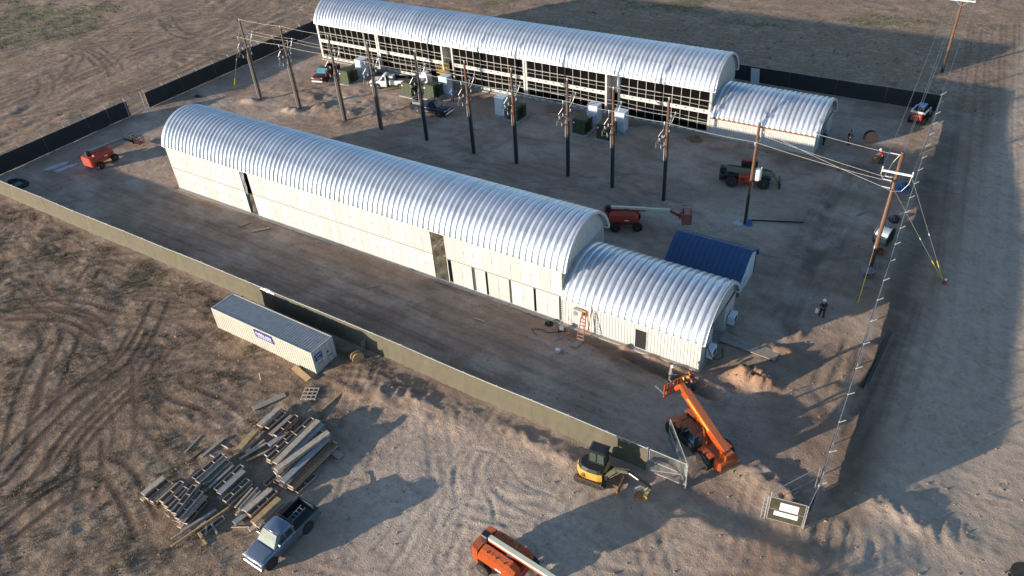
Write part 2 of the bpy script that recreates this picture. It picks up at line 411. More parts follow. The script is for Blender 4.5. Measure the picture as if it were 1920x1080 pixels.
def carve(pts, w_, depth, rut=.6, tread=0):
    global H, Rut
    # smooth the polyline
    P = [np.array(p, float) for p in pts]
    for _ in range(3 if len(P) < 12 else 0):
        Q = [P[0]]
        for a, b in zip(P[:-1], P[1:]): Q += [a * .75 + b * .25, a * .25 + b * .75]
        P = Q + [P[-1]]
    P = np.array(P)
    if P[:, 0].max() < -118 : return
    m = w_ * 3 + .5
    i0 = max(0, np.searchsorted(GX, P[:, 0].min() - m)); i1 = np.searchsorted(GX, P[:, 0].max() + m)
    j0 = max(0, np.searchsorted(GY, P[:, 1].min() - m)); j1 = np.searchsorted(GY, P[:, 1].max() + m)
    if i1 - i0 < 2 or j1 - j0 < 2: return
    xs = X[i0:i1, j0:j1]; ys = Y[i0:i1, j0:j1]
    D = np.full(xs.shape, 1e9); S = np.zeros(xs.shape); acc = 0
    for a, b in zip(P[:-1], P[1:]):
        v = b - a; L2 = v @ v + 1e-9; L = math.sqrt(L2)
        k0 = max(0, np.searchsorted(GX, min(a[0], b[0]) - m) - i0); k1 = np.searchsorted(GX, max(a[0], b[0]) + m) - i0
        l0 = max(0, np.searchsorted(GY, min(a[1], b[1]) - m) - j0); l1 = np.searchsorted(GY, max(a[1], b[1]) + m) - j0
        x_ = xs[k0:k1, l0:l1]; y_ = ys[k0:k1, l0:l1]
        t = np.clip(((x_ - a[0]) * v[0] + (y_ - a[1]) * v[1]) / L2, 0, 1)
        d = np.hypot(x_ - a[0] - t * v[0], y_ - a[1] - t * v[1])
        sub = D[k0:k1, l0:l1]; q = d < sub
        S[k0:k1, l0:l1] = np.where(q, acc + t * L, S[k0:k1, l0:l1]); D[k0:k1, l0:l1] = np.where(q, d, sub)
        acc += L
    fade = sstep(0, 1.2, S) * (1 - sstep(acc - 1.2, acc, S)) * (1 + .1 * np.sin(S * .8))
    wob = w_ * (1 + .28 * fbm(xs / .8, ys / .8, 3, 77))
    kf = (.9 if depth > .021 else .3) * np.clip(fade, 0, 1) * np.exp(-(D / (2.3 * w_)) ** 4); hh_ = H[i0:i1, j0:j1]
    H[i0:i1, j0:j1] = hh_ * (1 - kf) + Hs[i0:i1, j0:j1] * kf
    H[i0:i1, j0:j1] += fade * depth * (-np.exp(-(D / wob) ** 4) + .9 * np.exp(-((D - 1.55 * wob) / (.45 * wob)) ** 2))
    Rut[i0:i1, j0:j1] = np.maximum(Rut[i0:i1, j0:j1], rut * np.clip(fade, 0, 1) * np.exp(-(D / (w_ * 1.35)) ** 4))
def smooth(pts):
    P = [np.array(p, float) for p in pts]
    for _ in range(2):
        Q = [P[0]]
        for a, b in zip(P[:-1], P[1:]): Q += [a * .75 + b * .25, a * .25 + b * .75]
        P = Q + [P[-1]]
    return P
def offset(pts, o):
    P = np.array(pts, float); T = np.gradient(P, axis=0); T /= np.linalg.norm(T, axis=1)[:, None] + 1e-9
    return P + np.stack([-T[:, 1], T[:, 0]], 1) * o
for t in TR['lf']:
    carve(t, .22, .026, 1.5); carve(offset(smooth(t), 1.6), .20, .024, 1.5)
for t in TR['tl']:
    carve(t, .40, .04, .5); carve(offset(t, 2.2), .35, .035, .5)
for t in TR['rr']: carve(t, .3, .045, .1); carve(offset(t, 1.1), .2, .03, .1)
for t in TR['yard']: carve(t, .20, .022, .28); carve(offset(t, 1.7), .20, .022, .28); carve(offset(t, 3.1), .15, .015, .15); carve(offset(t, .5), .12, .015, .3)
rr2 = np.random.RandomState(3)
for k in range(96):      # more wheel marks across the scrub, the far field and the yard
    zone = k % 4
    if zone == 0: a = np.array([rr2.uniform(-20, 35), rr2.uniform(-36, -14)]); ang = rr2.uniform(-.5, .9); wd, dp, ru = .22, .012, .6
    elif zone == 1: a = np.array([rr2.uniform(-70, -28), rr2.uniform(0, 75)]); ang = rr2.uniform(.3, 2.2); wd, dp, ru = .3, .04, .5
    elif zone == 2: a = np.array([rr2.uniform(40, 80), rr2.uniform(-34, -12)]); ang = rr2.uniform(.2, 2.6); wd, dp, ru = .24, .02, .0
    else: a = np.array([rr2.uniform(-15, 70), rr2.uniform(10, 30)]); ang = rr2.uniform(-.4, .6); wd, dp, ru = .22, .015, .35
    pts = [a]
    for _ in range(6): ang += rr2.uniform(-.35, .35); pts.append(pts[-1] + 2.6 * np.array([math.cos(ang), math.sin(ang)]))
    pts = smooth(pts); carve(pts, wd, dp, ru); carve(offset(pts, 1.65), wd, dp, ru)

for k_, t in enumerate(TR['fg']): carve(t, (.20, .26, .15)[k_ % 3], (.034, .028, .024)[k_ % 3], .0)
for t in TR['fg'][5:7]: carve(offset(smooth(t), 1.7), .2, .022, .0)

def ground(x, y):
    i = np.clip(np.searchsorted(GX, x) - 1, 0, len(GX) - 2); j = np.clip(np.searchsorted(GY, y) - 1, 0, len(GY) - 2)
    fx = (x - GX[i]) / (GX[i + 1] - GX[i]); fy = (y - GY[j]) / (GY[j + 1] - GY[j])
    return float((H[i, j] * (1 - fx) + H[i + 1, j] * fx) * (1 - fy) + (H[i, j + 1] * (1 - fx) + H[i + 1, j + 1] * fx) * fy)

Green = np.clip(sstep(-.05, .25, fbm(X / 9, Y / 5, 4, 51) + 1.15 * np.exp(-((X + 82) / 16) ** 2 - ((Y - 30) / 14) ** 2) - .62 + .62 * bk * np.exp(-((Y - 82 - X * .08) / 9) ** 2) * np.exp(-((X - 10) / 45) ** 2) + .75 * np.exp(-((X - 60) / 7) ** 2 - ((Y - 90) / 6) ** 2) + .45 * sstep(60, 90, -X) + .5 * sstep(98, 130, Y)), 0, 1)
Green *= (1 - inside) * (1 - front) * (1 - road)
Veg = np.clip(veg + .80 * tl * (1 - Green) + .75 * bk + np.exp(-((X - 87) / 3) ** 2 - ((Y + 4) / 3) ** 2) * 1.1, 0, 1)
# attributes: R wet/dark soil plus shade painted beside the right fence, G scrub, B green grass ; second: R pale caliche, G red soil, B rut
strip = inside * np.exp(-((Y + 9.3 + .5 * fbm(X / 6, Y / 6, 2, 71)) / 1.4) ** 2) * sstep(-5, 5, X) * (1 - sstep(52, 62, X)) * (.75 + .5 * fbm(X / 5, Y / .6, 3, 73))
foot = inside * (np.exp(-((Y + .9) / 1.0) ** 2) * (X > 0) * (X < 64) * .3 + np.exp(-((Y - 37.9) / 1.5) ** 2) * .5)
streak = inside * np.exp(-((Y + 5.5) / 3.5) ** 2) * sstep(.1, .5, fbm(X / 9, Y / .55, 3, 75)) * .30
Patch = .3 * sstep(.05, .4, fbm(X / 7, Y / 4, 4, 79)) * inside
WetShade = np.clip(streak + Patch + Dark + strip * .6 + foot + Rut * 1.0 + .55 * np.exp(-((X - 76.8 + (Y + 8) * .045) / 1.1) ** 2) * sstep(-10, -4, Y) * (1 - sstep(50, 60, Y)) + .03 * inside, 0, 1)  # last band paints the right fence's shade onto the ground outside
Pale = np.clip(pale * .9 + .12 * inside + .45 * inside * sstep(.0, .5, fbm(X / 6, Y / 3, 4, 61)) + .60 * road + blob(64, -7, 6, 3, .35) + blob(58, 25, 5, 6, .3), 0, 1)
nx, ny = X.shape
me = bpy.data.meshes.new('ground')
co = np.stack([X, Y, H], -1).reshape(-1, 3)
ii = np.arange(nx * ny).reshape(nx, ny)
q = np.stack([ii[:-1, :-1], ii[1:, :-1], ii[1:, 1:], ii[:-1, 1:]], -1).reshape(-1, 4)
me.vertices.add(len(co)); me.vertices.foreach_set('co', co.ravel())
me.loops.add(q.size); me.loops.foreach_set('vertex_index', q.ravel())
me.polygons.add(len(q)); me.polygons.foreach_set('loop_start', np.arange(0, q.size, 4)); me.polygons.foreach_set('loop_total', np.full(len(q), 4))
me.update()
for nm, chans in (('soil_a', (WetShade, Veg, Green)), ('soil_b', (Pale, np.clip(Red, 0, 1), Rut))):
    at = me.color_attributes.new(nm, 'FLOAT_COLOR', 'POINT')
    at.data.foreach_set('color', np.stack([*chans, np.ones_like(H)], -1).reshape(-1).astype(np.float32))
me.shade_smooth()

def ground_mat():
    m = bpy.data.materials.new('dry_earth'); m.use_nodes = True
    t = m.node_tree; N = t.nodes; Lk = t.links.new
    b = N['Principled BSDF']; b.inputs['Roughness'].default_value = .95; b.inputs['Specular IOR Level'].default_value = .15
    tc = N.new('ShaderNodeTexCoord')
    def noise(scale, detail=6, rough=.6, stretch=None, dist=0):
        n = N.new('ShaderNodeTexNoise'); n.inputs['Scale'].default_value = scale; n.inputs['Detail'].default_value = detail
        n.inputs['Roughness'].default_value = rough; n.inputs['Distortion'].default_value = dist
        if stretch:
            mp = N.new('ShaderNodeMapping'); mp.inputs['Scale'].default_value = stretch[:3]; mp.inputs['Rotation'].default_value = (0, 0, stretch[3])
            Lk(tc.outputs['Object'], mp.inputs[0]); Lk(mp.outputs[0], n.inputs['Vector'])
        else: Lk(tc.outputs['Object'], n.inputs['Vector'])
        return n.outputs['Fac']
    def ramp(src, p0, p1, c0=(0, 0, 0), c1=(1, 1, 1)):
        r = N.new('ShaderNodeValToRGB'); r.color_ramp.elements[0].position = p0; r.color_ramp.elements[1].position = p1
        r.color_ramp.elements[0].color = (*c0, 1); r.color_ramp.elements[1].color = (*c1, 1); Lk(src, r.inputs[0]); return r.outputs[0]
    def mix(f, a, b2):
        x = N.new('ShaderNodeMix'); x.data_type = 'RGBA'
        if isinstance(f, float): x.inputs[0].default_value = f
        else: Lk(f, x.inputs[0])
        for s, k in ((a, 6), (b2, 7)):
            if isinstance(s, tuple): x.inputs[k].default_value = (*s, 1)
            else: Lk(s, x.inputs[k])
        return x.outputs[2]
    def math_(op, a, b2):
        x = N.new('ShaderNodeMath'); x.operation = op; x.use_clamp = True
        for s, k in ((a, 0), (b2, 1)):
            if isinstance(s, (int, float)): x.inputs[k].default_value = s
            else: Lk(s, x.inputs[k])
        return x.outputs[0]
    A = N.new('ShaderNodeAttribute'); A.attribute_name = 'soil_a'; sa = N.new('ShaderNodeSeparateColor'); Lk(A.outputs['Color'], sa.inputs[0])
    B = N.new('ShaderNodeAttribute'); B.attribute_name = 'soil_b'; sb = N.new('ShaderNodeSeparateColor'); Lk(B.outputs['Color'], sb.inputs[0])
    n1 = noise(.16, 8, .6); n2 = noise(1.3, 8, .65); n3 = noise(9, 6, .7); n4 = noise(.5, 8, .65, (1, 1.7, 1, .1)); n5 = noise(3.2, 8, .7)
    c = mix(ramp(n1, .40, .60), (.33, .225, .160), (.49, .36, .265))
    nA = noise(.33, 10, .68, None, .4); nB = noise(.21, 9, .62, (1, 1.4, 1, .5), .3); nC = noise(.75, 9, .7, None, .8)
    c = mix(math_('MULTIPLY', ramp(nA, .50, .62), .50), c, (.50, .405, .325))
    c = mix(math_('MULTIPLY', ramp(nB, .52, .66), .55), c, (.255, .150, .105))
    c = mix(math_('MULTIPLY', ramp(nC, .54, .64), .42), c, (.17, .12, .095))
    c = mix(ramp(n4, .40, .68), c, (.30, .208, .152))
    c = mix(math_('MULTIPLY', ramp(n2, .45, .68), .45), c, (.19, .125, .085))
    c = mix(math_('MULTIPLY', ramp(n3, .50, .70), .45), c, (.42, .34, .28))
    # scrub: dead brown weeds
    vf = math_('MULTIPLY', sa.outputs[1], ramp(n2, .34, .56))
    c = mix(math_('MULTIPLY', vf, .70), c, mix(ramp(n3, .4, .6), (.13, .09, .055), (.30, .21, .135)))
    vg = math_('MULTIPLY', sa.outputs[1], ramp(n5, .54, .64))
    c = mix(math_('MULTIPLY', vg, .6), c, (.105, .095, .045))
    # green grass
    gf = math_('MULTIPLY', sa.outputs[2], ramp(n2, .32, .52))
    c = mix(math_('MULTIPLY', gf, .65), c, mix(ramp(n3, .35, .65), (.07, .075, .03), (.15, .15, .07)))
    c = mix(math_('MULTIPLY', sb.outputs[1], .75), c, (.30, .145, .07))
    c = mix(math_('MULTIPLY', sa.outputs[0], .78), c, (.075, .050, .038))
    c = mix(math_('MULTIPLY', sb.outputs[0], ramp(n5, .20, .55)), c, mix(ramp(n2, .4, .6), (.48, .395, .32), (.60, .50, .405)))
    # sparse pebbles
    vo = N.new('ShaderNodeTexVoronoi'); vo.inputs['Scale'].default_value = 2.2; Lk(tc.outputs['Object'], vo.inputs['Vector'])
    c = mix(math_('MULTIPLY', ramp(vo.outputs['Distance'], .03, .07, (1, 1, 1), (0, 0, 0)), .35), c, (.45, .38, .31))
    n6 = noise(1.1, 8, .7, (.6, 1.1, 1, .95), .6); n7 = noise(22, 5, .7)
    c = mix(math_('MULTIPLY', ramp(n6, .52, .66), .35), c, (.17, .115, .08))
    c = mix(math_('MULTIPLY', ramp(n7, .52, .66), .30), c, (.15, .105, .075))
    c = mix(math_('MULTIPLY', ramp(n7, .30, .44, (1, 1, 1), (0, 0, 0)), .3), c, (.44, .36, .30))
    Lk(c, b.inputs['Base Color'])
    h = math_('ADD', math_('MULTIPLY', n2, .45), math_('MULTIPLY', n3, .30))
    h = math_('ADD', h, math_('MULTIPLY', noise(30, 4, .7), .10))
    bp = N.new('ShaderNodeBump'); bp.inputs['Strength'].default_value = 1.0; bp.inputs['Distance'].default_value = .30
    Lk(h, bp.inputs['Height']); Lk(bp.outputs[0], b.inputs['Normal'])
    return m
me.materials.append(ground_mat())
go = bpy.data.objects.new('ground', me); COL.objects.link(go); go['kind'] = 'structure'

# ------------------------------------------------------------------ arched halls on stacked steel boxes
ML = 12.19                                 # length of one steel module
D8 = 7.55                                  # depth of a hall
def arch_pts(y0, y1, z0, rise, n):
    a = (y1 - y0) / 2; r = (a * a + rise * rise) / (2 * rise); zc = z0 + rise - r; th = math.asin(min(1, a / r))
    if rise > a: th = PI - th
    return [((y0 + y1) / 2 + r * math.sin(t), zc + r * math.cos(t), math.sin(t), math.cos(t)) for t in np.linspace(-th, th, n)]
def arch_z(y, y0, y1, z0, rise):
    a = (y1 - y0) / 2; r = (a * a + rise * rise) / (2 * rise); zc = z0 + rise - r
    d = y - (y0 + y1) / 2
    return zc + math.sqrt(max(0, r * r - d * d))
def roof_panel_mesh(pitch, y0, y1, z0, rise, depth=.205, n=26, m=9, name='roof_panel'):
    P = arch_pts(y0, y1, z0, rise, n); v = []; f = []
    us = []
    for i in range(m):
        t = i / (m - 1)
        us.append((t * pitch, depth * (abs(math.sin(PI * t)) ** .75)))
    us = [(-.012, .006), (pitch * .14, .0), (pitch * .30, depth * .94), (pitch * .34, depth), (pitch * .64, depth), (pitch * .68, depth * .94), (pitch * .84, .0), (pitch + .006, .0)]
    for (y, z, ny, nz) in P:
        for (u, d) in us: v.append((u, y + ny * d, z + nz * d))
    k = len(us)
    for i in range(n - 1):
        for j in range(k - 1): f.append((i * k + j, i * k + j + 1, (i + 1) * k + j + 1, (i + 1) * k + j))
    return mesh((v, f), M.galv, name, True)
def arch_roof(parent, u0, u1, y0, y1, z0, rise, pitch=.61):
    nrib = round((u1 - u0) / pitch); p = (u1 - u0) / nrib
    me_ = roof_panel_mesh(p, y0, y1, z0, rise)
    for i in range(nrib): obj('roof_panel', me_, parent, (u0 + i * p, 0, 0))
    P = arch_pts(y0 - .01, y1 + .01, z0, rise, 30)
    for u in (u0 - .03, u1 - .02):
        inner = [(u, y - ny * .10, z - nz * .10) for y, z, ny, nz in P]; outer = [(u, y + ny * .15, z + nz * .15) for y, z, ny, nz in P]
        i2 = [(u + .05, *p_[1:]) for p_ in inner]; o2 = [(u + .05, *p_[1:]) for p_ in outer]
        n = len(P); v = inner + outer + i2 + o2; f = []
        for i in range(n - 1):
            f += [(i, i + 1, n + i + 1, n + i), (2 * n + i, 3 * n + i, 3 * n + i + 1, 2 * n + i + 1), (n + i, n + i + 1, 3 * n + i + 1, 3 * n + i), (i, 2 * n + i, 2 * n + i + 1, i + 1)]
        part('roof_edge_trim', M.galv_trim, parent, (v, f))
    part('eave_rail', M.galv_trim, parent, box(u0, u1, y0 - .06, y0 + .06, z0 - .10, z0 + .02), box(u0, u1, y1 - .06, y1 + .06, z0 - .10, z0 + .02))
def corr(p0, p1, ztop, z0, pitch=.28, depth=.036, m=None):
    """corrugated sheet wall from p0 to p1 (x, y), normal to the right of travel; ztop(s) gives the top"""
    p0 = Vector((*p0, 0)); p1 = Vector((*p1, 0)); L = (p1 - p0).length; d = (p1 - p0) / L; nrm = Vector((d.y, -d.x, 0))
    n = max(1, round(L / pitch)); pp = L / n; st = []
    for i in range(n):
        for t, k in ((0, 0), (.42, 0), (.54, 1), (.88, 1)): st.append(((i + t) * pp, k))
    st.append((L, 0)); v = []; f = []
    for s, k in st:
        q = p0 + d * s - nrm * depth * k; zt = ztop(s) if callable(ztop) else ztop
        v += [(q.x, q.y, z0), (q.x, q.y, zt)]
    for i in range(len(st) - 1): f.append((2 * i, 2 * i + 2, 2 * i + 3, 2 * i + 1))
    return v, f
def end_wall(parent, u, y0, y1, zb, zt, rise, side, m=M.white):
    """corrugated gable under the arch, facing +X (side=1) or -X"""
    f_ = lambda s: arch_z((y0 + s) if side > 0 else (y1 - s), y0 - .1, y1 + .1, zt, rise) - .10
    a, b = ((u, y0), (u, y1)) if side > 0 else ((u, y1), (u, y0))
    part('gable_wall', m, parent, corr(a, b, f_, zt - .02, .30, .04))
    part('end_wall', m, parent, corr(a, b, zt - .03, zb, .30, .04))
    part('corner_post', m, parent, box(u - .12, u + .03, y0 - .02, y0 + .12, zb, zt)); part('corner_post', m, parent, box(u - .12, u + .03, y1 - .12, y1 + .02, zb, zt))

# ---- near hall: closed with cream door panels
hall = thing('panelled_hall', 'long two-storey hall nearest the camera, ribbed silver barrel roof over closed cream door panels', 'building', (0, 0, 0))
ZB = .10; HL = 2.70; EV = ZB + 2 * HL
g1, g2 = 1.27, 1.61
mods = [(0.0, ML), (ML + g1, 2 * ML + g1), (2 * ML + g1 + .04, 3 * ML + g1), (3 * ML + g1 + g2, 4 * ML + g1 + g2)]
UA = mods[-1][1]
part('foundation', M.concrete, hall, box(-.15, UA + .1, -.40, -.05, -.2, ZB - .03, .02), box(-.15, UA + .1, 0.0, D8 + .2, -.2, ZB - .06))
part('floor_beam', M.grey, hall, box(-.05, UA, -.045, .10, ZB - .05, ZB + .05))
def door_panel_mesh(w_, h_):
    return mesh(join(box(.009, w_ - .009, 0, .05, .0, h_, .006)), M.cream, 'door_panel')
PW = (ML - .16) / 12
pm_ = door_panel_mesh(PW, HL - .14)
latch_me = mesh(join(box(-.012, .012, -.02, .0, -.26, .10), box(-.028, .028, -.03, -.01, -.12, -.06)), M.grey, 'latch')
latches = (1, 2, 4, 6, 8, 10.9)
for mi, (a, b) in enumerate(mods):
    for lv in (0, 1):
        z = ZB + .07 + lv * HL
        part('module_frame', M.white, hall, box(a, a + .08, -.01, .16, z - .07, z + HL - .07), box(b - .08, b, -.01, .16, z - .07, z + HL - .07),
             box(a + .081, b - .081, .0, .16, z - .07, z), box(a + .081, b - .081, .0, .16, z + HL - .14, z + HL - .07))
        if mi == 3 and lv == 0:
            x = a + .10; seq = [('g', .38), ('p', 1), ('p', 1), ('d', .34), ('p', 1), ('g', .22), ('p', 1), ('p', 1), ('d', .22), ('p', 1), ('p', 1), ('g', .22), ('p', 1), ('p', 1), ('d', .22)]
            tot = sum(s for k, s in seq if k != 'p'); wp = (ML - .2 - tot) / 9
            pm3 = door_panel_mesh(wp, HL - .14); prev = None
            for k, s in seq:
                if k == 'p':
                    d = obj('door_panel', pm3, hall, (x, 0, z));
                    if prev == 'p': obj('latch', latch_me, d, (0, 0, 1.15))
                    x += wp
                else:
                    part('dark_opening', M.dark, hall, box(x + .01, x + s - .01, .10, .14, z, z + HL - .15))
                    if k == 'd':
                        part('vent_grille', M.grey, hall, *[box(x + .02, x + s - .02, .06, .09, z + .12 + i * .2, z + .18 + i * .2) for i in range(12)])
                    x += s
                prev = k
            continue
        for i in range(12):
            d = obj('door_panel', pm_, hall, (a + .08 + i * PW, 0, z))
            if mi == 1 and lv == 0 and i == 0: pass
            if i in (2, 3, 5, 7, 9, 11): obj('latch', latch_me, d, (0, 0, 1.25))
        part('joint_rail', M.darkmetal, hall, box(a, b, -.03, -.012, z - .085, z - .045)); part('backing', M.grey, hall, box(a + .09, b - .09, .055, .08, z, z + HL - .15))
repl = part('door_panel', M.cream2, hall, box(mods[1][0] + .09, mods[1][0] + .07 + PW * 2, -.012, -.002, ZB + .08, ZB + HL - .1), label='whiter replacement door panel')
# inner and rear steel boxes
for (a, b) in mods:
    for lv in (0, 1):
        z = ZB + lv * HL
        part('steel_module', M.white, hall, box(a + .02, b - .02, .17, 2.43, z, z + HL - .03), corr((b, D8), (a, D8), z + HL - .02, z, .28), box(a + .02, b - .02, D8 - 2.43, D8 - .06, z, z + HL - .03))
def tarp_shape(u0, u1, z0, z1, y=0.0, nu=10, nz=30, amp=.07, seed=0):
    v = []; f = []
    for i in range(nu + 1):
        for k in range(nz + 1):
            u = u0 + (u1 - u0) * i / nu; z = z0 + (z1 - z0) * k / nz
            o = amp * (math.sin(u * 6 + z * 1.3 + seed) + .7 * math.sin(z * 4.1 - u * 3 + seed) + .6 * rs.rand())
            v.append((u, y - o * .6, z))
    for i in range(nu):
        for k in range(nz): a = i * (nz + 1) + k; f.append((a, a + 1, a + nz + 2, a + nz + 1))
    return v, f
part('hanging_tarp', M.tarp, hall, tarp_shape(mods[0][1] + .45, mods[1][0], .05, HL, .05, seed=1), label='crumpled dark olive tarp')
part('hanging_tarp', M.slate, hall, tarp_shape(mods[0][1] + .05, mods[0][1] + .55, HL - .2, 2 * HL, .06, 6, seed=3), label='grey torn sheet hanging in the upper gap')
part('hanging_tarp', M.tarp, hall, tarp_shape(mods[2][1] + .05, mods[3][0] - .02, .05, 2 * HL, .05, seed=2))
part('dark_opening', M.dark, hall, box(mods[0][1] + .02, mods[1][0] - .02, .35, .4, ZB, EV)); part('dark_opening', M.dark, hall, box(mods[2][1] + .02, mods[3][0] - .02, .35, .4, ZB, EV))
arch_roof(hall, -.22, UA + .45, -.12, D8 + .12, EV + .03, 3.05)
end_wall(hall, UA + .02, 0, D8, EV, EV, 3.0, 1)
end_wall(hall, -.02, 0, D8, ZB, EV, 3.0, -1)
part('end_wall', M.white, hall, corr((UA + .02, 0), (UA + .02, D8), EV - .02, ZB, .30, .04))

def annex(name, label, loc, L, zt, rise, door=None, rust=False):
    t = thing(name, label, 'building', loc)
    part('foundation', M.concrete, t, box(-.05, L + .15, -.35, D8 + .2, -.3, .07, .03))
    part('front_wall', M.white, t, *( [corr((0.1, 0), (door[0], 0), zt - .08, .12, .275), corr((door[0], 0), (door[1], 0), zt - .08, door[2], .275), corr((door[1], 0), (L - .1, 0), zt - .08, .12, .275)] if door else [corr((0.1, 0), (L - .1, 0), zt - .08, .12, .275)]))
    part('side_rail', M.white, t, box(0.1, L - .1, -.015, .08, zt - .079, zt), box(0.1, L - .1, -.015, .08, .03, .119))
    part('corner_post', M.white, t, box(0, .10, -.02, .14, .03, zt)); part('corner_post', M.white, t, box(L - .10, L, -.02, .14, .03, zt))
    part('rear_wall', M.white, t, corr((L, D8), (0, D8), zt, .05, .275))
    part('end_wall', M.white, t, corr((L, .14), (L, 2.4), zt - .02, .05, .28), corr((L, D8 - 2.4), (L, D8), zt - .02, .05, .28), corr((L - 1.6, 2.4), (L - 1.6, D8 - 2.4), zt, .05, .28), box(L - 1.55, L - .02, 2.36, 2.41, .05, zt), box(L - 1.55, L - .02, D8 - 2.41, D8 - 2.36, .05, zt))
    part('ceiling', M.grey, t, box(.1, L - .1, .1, D8 - .1, zt - .06, zt - .02))
    if door:
        d = part('door', M.darkmetal, t, box(door[0] + .03, door[1] - .03, .03, .07, .12, door[2] - .02)); part('door_handle', M.chrome, d, box(door[1] - .15, door[1] - .09, -.0, .03, .95, 1.15))
        part('door_frame', M.white, t, box(door[0] - .05, door[0] + .0, -.03, .1, .12, door[2] + .05), box(door[1], door[1] + .05, -.03, .1, .12, door[2] + .05), box(door[0] + .001, door[1] - .001, -.03, .1, door[2], door[2] + .05))
    arch_roof(t, .02, L + .30, -.10, D8 + .10, zt + .02, rise)
    end_wall2 = lambda s: arch_z(s, -.1, D8 + .1, zt, rise) - .10
    part('gable_wall', M.white, t, corr((L - .15, 0), (L - .15, D8), end_wall2, zt - .02, .30, .04))
    if rust: part('eave_board', M.rust, t, box(.0, L + .1, -.22, -.10, zt - .12, zt + .06))
    return t
an = annex('annex_hall', 'low annex at the right end of the near hall, white corrugated walls, dark door', (UA + .06, 0, 0), 12.3, 2.72, 2.62, (6.75, 7.72, 2.06))
# small fittings on the near annex
t = thing('wall_air_conditioner', 'small beige air-conditioning unit hung on the near annex wall beside the orange ladder', 'air conditioner', (UA + 1.2, -.06, 1.65))
part('casing', M.cream, t, box(0, .95, -.42, 0, 0, .62, .03)); part('fan_grille', M.grey, t, xf(lathe([(.24, 0), (.24, .02)], 16), (.35, -.42, .31), rx=PI / 2)); part('bracket', M.darkmetal, t, box(.05, .10, -.40, .0, -.08, -.0), box(.85, .90, -.40, .0, -.08, -.0))
for k, (yy, zz) in enumerate(((6.3, .5), (1.5, .55))):
    t = thing('air_conditioner', ('white air conditioner on the near annex end wall, towards the blue shed', 'white condenser unit low on the end wall of the near annex, nearer the dirt mound')[k], 'air conditioner', (UA + 12.42, yy, zz))
    part('casing', M.cool_white, t, box(0, .55, -.5, .5, 0, .9, .03)); part('fan_grille', M.darkmetal, t, xf(lathe([(.30, 0), (.30, .02)], 16), (.55, 0, .45), ry=PI / 2)); part('bracket', M.darkmetal, t, box(0, .5, -.45, -.4, -.1, 0), box(0, .5, .4, .45, -.1, 0))
single('cable_loop', M.black, 'black cable drooping from the end wall of the near annex', 'cable', pipe([(UA + 12.45, 1.0, 1.9), (UA + 12.9, .9, 1.0), (UA + 13.2, 1.4, .35), (UA + 13.5, 2.2, .12), (UA + 13.1, 3.2, .1)], .035))

# ---- far hall: open front with black screens in a white grid
BX, BY = -14.78, 39.35
fh = thing('screened_hall', 'two-storey hall at the back, silver barrel roof over a white grid of black screens', 'building', (BX, BY, 0))
ZBB = .15; EVB = 5.58
gb = 1.55
bm_ = []; x = 0
for i, g in enumerate((0, .12, gb, .12, gb)):
    x += g; bm_.append((x, x + ML)); x += ML
UB = bm_[-1][1]
part('foundation', M.concrete, fh, box(-.2, UB + .2, -.3, D8 + .2, -.3, .05, .03))
HB = (EVB - ZBB) / 2
nb = 10; bw = (ML - .36 * 2) / nb
mull = mesh(box(-.020, .020, -.02, .04, 0, HB - .50), M.white, 'mullion')
scr_hi = mesh(box(.025, bw - .025, .04, .06, 0, (HB - .50) * .52 - .04), M.dark, 'screen_panel')
scr_lo = mesh(box(.025, bw - .025, .04, .06, 0, (HB - .50) * .48 - .03), M.dark, 'screen_panel')
mull_u = mesh(box(-.024, .024, -.02, .04, 0, HB - .42), M.white, 'mullion')
scr_hi_u = mesh(box(.025, bw - .025, .04, .06, 0, (HB - .42) * .52 - .04), M.dark, 'screen_panel')
scr_lo_u = mesh(box(.025, bw - .025, .04, .06, 0, (HB - .42) * .48 - .03), M.dark, 'screen_panel')
slots = []
for mi, (a, b) in enumerate(bm_):
    part('column', M.white, fh, box(a, a + .25, -.05, .2, ZBB, EVB), label=None)
    part('column', M.white, fh, box(b - .25, b, -.05, .2, ZBB, EVB))
    for lv in (0, 1):
        zb = ZBB + lv * HB; z0 = zb + .34; hh = HB - (.50 if lv == 0 else .42); zm = z0 + hh * .48
        part('floor_beam', M.white, fh, box(a + .252, b - .252, -.03, .2, zb, z0))
        part('top_beam', M.white, fh, box(a + .252, b - .252, -.025, .2, z0 + hh, zb + HB - .002))
        part('transom', M.white, fh, box(a + .252, b - .252, -.028, .035, zm - .026, zm + .026))
        for i in range(1, nb): obj('mullion', mull if lv == 0 else mull_u, fh, (a + .36 + i * bw, 0, z0))
        for i in range(nb):
            obj('screen_panel', scr_lo if lv == 0 else scr_lo_u, fh, (a + .36 + i * bw, .06, z0)); obj('screen_panel', scr_hi if lv == 0 else scr_hi_u, fh, (a + .36 + i * bw, .06, zm + .035))
        for i in range(10):
            x_ = a + .7 + i * 1.17
            slots.append(box(x_, x_ + (.5 if lv == 0 else .28), -.036, -.0301, zb + .10, zb + .22))
        part('steel_module', M.white, fh, box(a + .02, b - .02, .21, 2.43, zb, zb + HB - .03), box(a + .02, b - .02, D8 - 2.43, D8, zb, zb + HB - .03))
part('fork_pocket_slots', M.darkmetal, fh, *slots, stuff=True)
